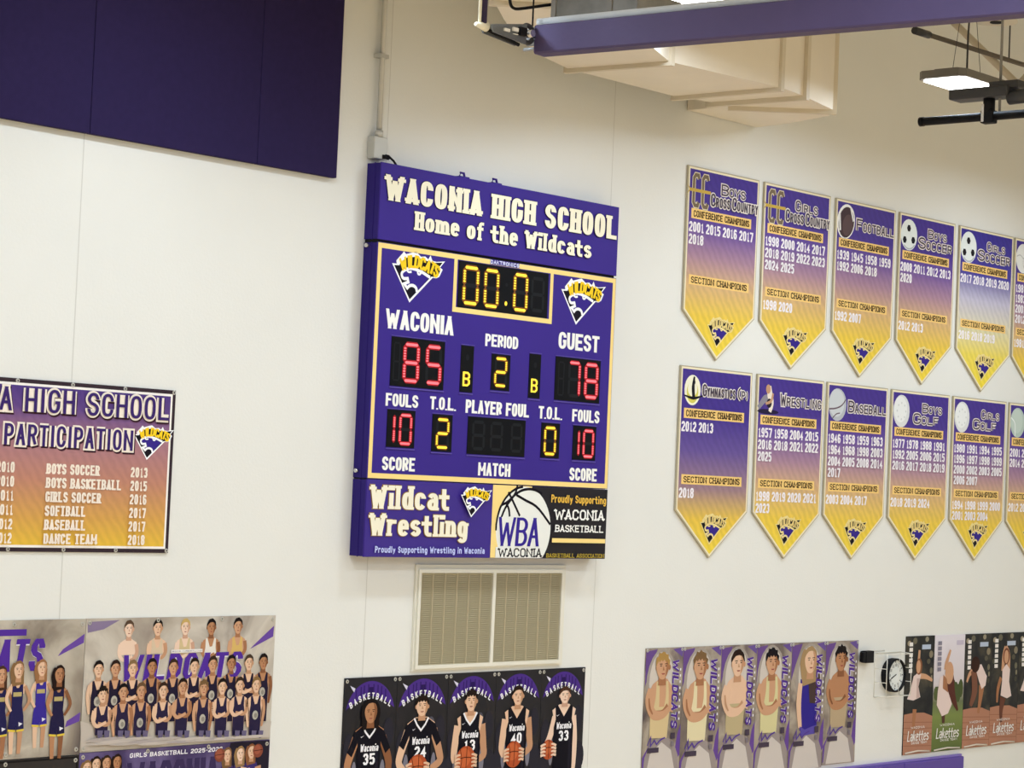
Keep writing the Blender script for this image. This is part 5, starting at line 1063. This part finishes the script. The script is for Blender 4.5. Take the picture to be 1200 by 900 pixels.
# dark cable drooping by the duct
pts = [at(597, -14, 2.2), at(598, 3, 2.2), at(602, 9.5, 2.2), at(612, 10, 2.22), at(645, 5.5, 2.26), at(665, 4, 2.28)]
t = thing('black_cable', pts[0], 'thin black cable hanging in a loop at the top of the photo', 'cable')
def smooth3(P, n=6):
    out = []
    for i_ in range(len(P)-1):
        p0, p1, p2, p3 = P[max(i_-1, 0)], P[i_], P[i_+1], P[min(i_+2, len(P)-1)]
        for k in range(n):
            u = k/n; out.append(.5*((2*p1)+(p2-p0)*u+(2*p0-5*p1+4*p2-p3)*u*u+(3*p1-p0-3*p2+p3)*u**3))
    return out+[P[-1]]
up = Vector((pts[0].x, pts[0].y, ZT-.002))
MB().tube([q_-pts[0] for q_ in [up]+smooth3(pts)], .011, 8).build('cable', BLACK, t)

# ------------------------------------------------------------------ purple fabric-covered beam with its bracket and pole
A0 = at(633, 48, 2.7); dirv = Vector((.0958, -.9954, 0)).normalized(); side = Vector((dirv.y, -dirv.x, 0))
t = thing('padded_beam', A0, 'long beam wrapped in purple cloth crossing the top of the photo', 'beam')
Lb = 7.2
def bp(s, u, z): v = dirv*s+side*u; return (v.x, v.y, z)
m = MB(); n = 24; prev = None
for k in range(n+1):
    s = Lb*k/n; hh = .098+.012*k/n*2.2; wv = .07; wob = .004*math.sin(k*2.3)
    ring = [m.bm.verts.new(bp(s, u, z)) for u, z in ((-wv+wob, -hh+.012), (-wv+.012, -hh), (wv-.012, -hh), (wv, -hh+.012), (wv, hh-.01), (wv-.02, hh), (-wv+.02, hh), (-wv+wob, hh-.01))]
    if prev:
        for j in range(8): m.bm.faces.new((prev[j], prev[(j+1) % 8], ring[(j+1) % 8], ring[j]))
    else: m.bm.faces.new(ring)
    prev = ring
m.bm.faces.new(prev); m.build('cloth_sleeve', SLEEVE, t)
MB().tube([bp(-.02, 0, .125), bp(Lb+.05, 0, .15)], .028, 12).build('top_pipe', mat('pale_pipe', '#d5d4cf', rough=.4), t)
MB().tube([bp(-.10, 0, 0), bp(.02, 0, 0)], .03, 12).build('end_shaft', STEEL, t)
m = MB(); m.tube([bp(-.04, 0, .09), bp(-.14, 0, .07)], .012, 8); m.tube([bp(-.04, 0, -.05), bp(-.13, 0, -.05)], .012, 8); m.build('end_hooks', STEEL, t)
e = bp(Lb-.4, 0, .13); MB().tube([e, (e[0], e[1], ZT-A0.z-.002)], .03, 10).build('hanger_pipe', STEEL, t)
# bracket at its inner end
Pp = at(567, 12, 2.7)
t2 = thing('hinge_bracket', (Pp.x, -2.7, A0.z), 'grey triangular steel bracket with a pulley at the end of the purple beam', 'bracket')
bl = A0.x-Pp.x
def z_of(px, py): return at(px, py, 2.7)
tip = z_of(567, 31); b1 = z_of(609, 30); b2 = z_of(609, 53)
def rel(v): return (v.x-Pp.x, v.z-A0.z)
for yy in (-.05, .04):
    m = MB(); o1 = [rel(z_of(569, 29)), rel(z_of(611, 29)), rel(z_of(609.5, 53)), rel(z_of(572, 38))]
    m.prism(o1, yy, yy+.012, 'y'); m.build('gusset_plate', mat('bracket_grey', '#7d8080', rough=.4, metal=.5), t2)
m = MB()
for a_ in ((583.5, 33.5, 589.5, 38.5), (593.5, 32.5, 599.5, 38.5), (594, 40, 599, 42)):
    u_, v_ = rel(z_of(a_[0], a_[1])), rel(z_of(a_[2], a_[3])); m.box((u_[0], -.062, v_[1]), (v_[0], -.05, u_[1]))
m.build('label_plate', WHITE, t2)
u_, v_ = rel(z_of(600.5, 32)), rel(z_of(608, 44)); box('motor_block', (u_[0], -.075, v_[1]), (v_[0], .06, u_[1]), BLACK, t2, bevel=.005)
c_ = rel(z_of(618, 40)); m = MB(); R = .058; pr = []
for k in range(25): a = k*2*math.pi/24; pr.append((c_[0]+R*math.cos(a), 0, c_[1]+R*math.sin(a)))
m.tube(pr, .017, 8, cap=False); m.build('pulley_wheel', DARKG, t2)
MB().tube([(c_[0], -.05, c_[1]), (c_[0], .05, c_[1])], .026, 12).build('pulley_axle', CHROME, t2)
MB().tube([(.05, 0, rel(z_of(571, 35))[1]), (bl*.62, 0, rel(z_of(606, 52))[1])], .013, 8).build('lower_strut', BLACK, t2)
t3 = thing('hanging_pole', (Pp.x, -2.7, z_of(567, 36).z), 'dark purple vertical pole with a white foot beside the bracket', 'pole')
zf = z_of(567, 36).z; MB().tube([(-.0, 0, .035), (0, 0, ZT-zf-.002)], .024, 12).build('pole_sleeve', mat('pole_purple', '#352a4c', rough=.5), t3)
MB().tube([(-.036, .0, .05), (-.036, 0, ZT-zf-.002)], .011, 8).build('white_edge', CREAM, t3)
MB().tube([(-.075, 0, .03), (.03, 0, .03)], [.012, .034], 12).build('foot_cap', CREAM, t3)
pw0 = at(624, 31, 2.7); t4 = thing('steel_wire', (pw0.x, -2.7, pw0.z), 'thin dark wire running up from the end of the purple beam', 'wire')
MB().tube([(0, 0, 0), (.01, 0, ZT-pw0.z-.002)], .006, 6).build('wire_strand', BLACK, t4)

# ------------------------------------------------------------------ high-bay lamps
def make_lamp():
    r_ = bpy.data.objects.new('high_bay_lamp', None); COL.objects.link(r_)
    m = MB(); hx, hy = .46, .235
    o = [(-hx+.05, -hy), (hx-.05, -hy), (hx, -hy+.05), (hx, hy-.05), (hx-.05, hy), (-hx+.05, hy), (-hx, hy-.05), (-hx, -hy+.05)]
    m.prism(o, .0, .07, 'z'); m.prism([(x*.8, y*.6) for x, y in o], .07, .095, 'z'); h1 = m.build('housing', mat('lamp_grey', '#77736c', rough=.5), r_)
    m = MB(); m.prism([(x*.92, y*.9) for x, y in o], -.012, -.0005, 'z'); h2 = m.build('lens', LENS, r_)
    w_ = [MB().tube([(sx_*.25, 0, .09), (sx_*.08, 0, .9)], .003, 6).build('hanging_wire', DARKG, r_) for sx_ in (-1, 1)]
    c1 = MB().tube([(0, 0, .09), (0, 0, .45), (.02, 0, .7), (.06, 0, ZT-8.25-.002)], .009, 8).build('power_lead', DARKG, r_)
    L_ = bpy.data.lights.new('lamp_light', 'AREA'); L_.shape = 'RECTANGLE'; L_.size = .86; L_.size_y = .42; L_.energy = LAMP_W; L_.spread = math.radians(175); L_.color = LAMP_COL
    lo_ = bpy.data.objects.new('lamp_light', L_); COL.objects.link(lo_); lo_.location = (0, 0, -.02); lo_.parent = r_
    return r_
proto = make_lamp(); kids = list(proto.children); first = True
for ix, x in enumerate((2.35, 6.35, 10.33, 14.31, 18.3, 22.3)):
    for iy, d in enumerate((2.2, 6.2, 10.2, 14.2, 18.2, 22.2)):
        if first: o = proto; first = False
        else:
            o = proto.copy(); COL.objects.link(o)
            for k in kids: c = k.copy(); c.parent = o; COL.objects.link(c)
        o.location = (x, -d, EYE_Z+3.75)
        if (ix, iy) == (4, 0): lab = 'lit grey high-bay lamp over the black pole, upper right corner'
        elif (ix, iy) == (3, 0): lab = 'high-bay lamp mostly hidden above the purple beam at the top edge'
        else: lab = 'high-bay lamp hanging over the gym floor outside the picture'
        tag(o, lab, 'lamp', 'high-bay lamps')

# ------------------------------------------------------------------ steel joist, conduit, black pole, disc at upper right
jx = 19.33; zc = EYE_Z+3.9
t = thing('roof_joist', (jx, 0, zc), 'beige steel roof joist with diagonal webs in the upper right corner', 'joist')
JM = mat('joist_paint', '#cbbfa9', rough=.5)
m = MB(); m.box((-.06, -26.9, -.05), (.06, -2.0, .0)); m.box((-.01, -26.9, 0), (.01, -2.0, .05)); m.build('bottom_chord', JM, t)
m = MB(); m.box((-.07, -26.9, 1.2), (.07, -.002, 1.26)); m.box((-.01, -26.9, 1.14), (.01, -.002, 1.2)); m.build('top_chord', JM, t)
for k in range(9):
    y0_ = -.9-1.25*2*k
    for a_, b_ in ((y0_, y0_-1.25), (y0_-2.5, y0_-1.25)): MB().tube([(0, a_, 1.18), (0, b_, .02)], .035, 8).build('web_diagonal', JM, t)
for yy in (-2, -9, -16, -23): box('deck_seat', (-.04, yy-.05, 1.26), (.04, yy+.05, ZT-zc-.002), JM, t)
zP = EYE_Z+4.2; t = thing('pipe_run', (17.9, -1.9, zP), 'dark grey pipe slanting across the upper right corner above the lamp', 'pipe')
MB().tube([(0, 0, 0), (8.6, -.25, 0)], .022, 10).build('pipe', mat('pipe_brown', '#6f665c', rough=.5), t)
MB().tube([(-.02, 0, 0), (.22, -.006, 0)], .034, 10).build('end_fitting', DARKG, t)
for xx in (1.6, 5.0): MB().tube([(xx, -.03*xx, 0), (xx, -.03*xx, ZT-zP-.002)], .008, 6).build('hanger_rod', DARKG, t)
zK = EYE_Z+3.3; kx = 17.48
t = thing('black_pole', (kx, -2.24, zK), 'long black pole hanging level below the lamp, upper right', 'pole')
MB().tube([(0, 0, 0), (0, -5.2, 0)], .037, 16).build('pole_tube', BLACK, t)
MB().tube([(0, .006, 0), (0, -.03, 0)], .041, 16).build('end_cap', BLACK, t)
cd = -(at(1157, 125).y) ; yc = -.66
m = MB(); m.box((-.045, yc-.06, -.06), (.045, yc+.06, .05), 0, .01); m.tube([(0, yc, .04), (0, yc, .17)], .05, 12); m.build('clamp', BLACK, t)
box('clamp_bolt_plate', (-.052, yc+.02, -.05), (-.045, yc+.045, .10), CHROME, t)
m = MB(); m.box((-.10, yc-.22, .15), (.10, yc+.34, .24), 0, .015); m.box((-.06, yc-.30, .22), (.06, yc-.02, .285), 0, .008); m.build('motor_housing', mat('motor_grey', '#3f3f41', rough=.45), t)
MB().tube([(-.02, yc-.20, .14), (-.02, yc-.42, .15)], .06, 14).build('motor_drum', DARKG, t)
for yy in (yc-.1, -3.6): MB().tube([(0, yy, .03), (0, yy, ZT-zK-.002)], .012, 8).build('drop_rod', GREYP, t)
dc = at(1168, 24, 2.3)
t = thing('round_ceiling_disc', dc, 'round white disc with a dark centre hanging at the upper right', 'ceiling fitting')
MB().tube([(0, 0, -.015), (0, 0, .03)], [.19, .17], 28).build('disc', mat('disc_white', '#e6dfce', rough=.5), t)
MB().tube([(0, 0, -.022), (0, 0, -.014)], .06, 20).build('dark_centre', BLACK, t)
MB().tube([(0, 0, .03), (0, 0, ZT-dc.z-.002)], .02, 10).build('stem', JM, t)
pr0 = at(1158, 64, 2.3)
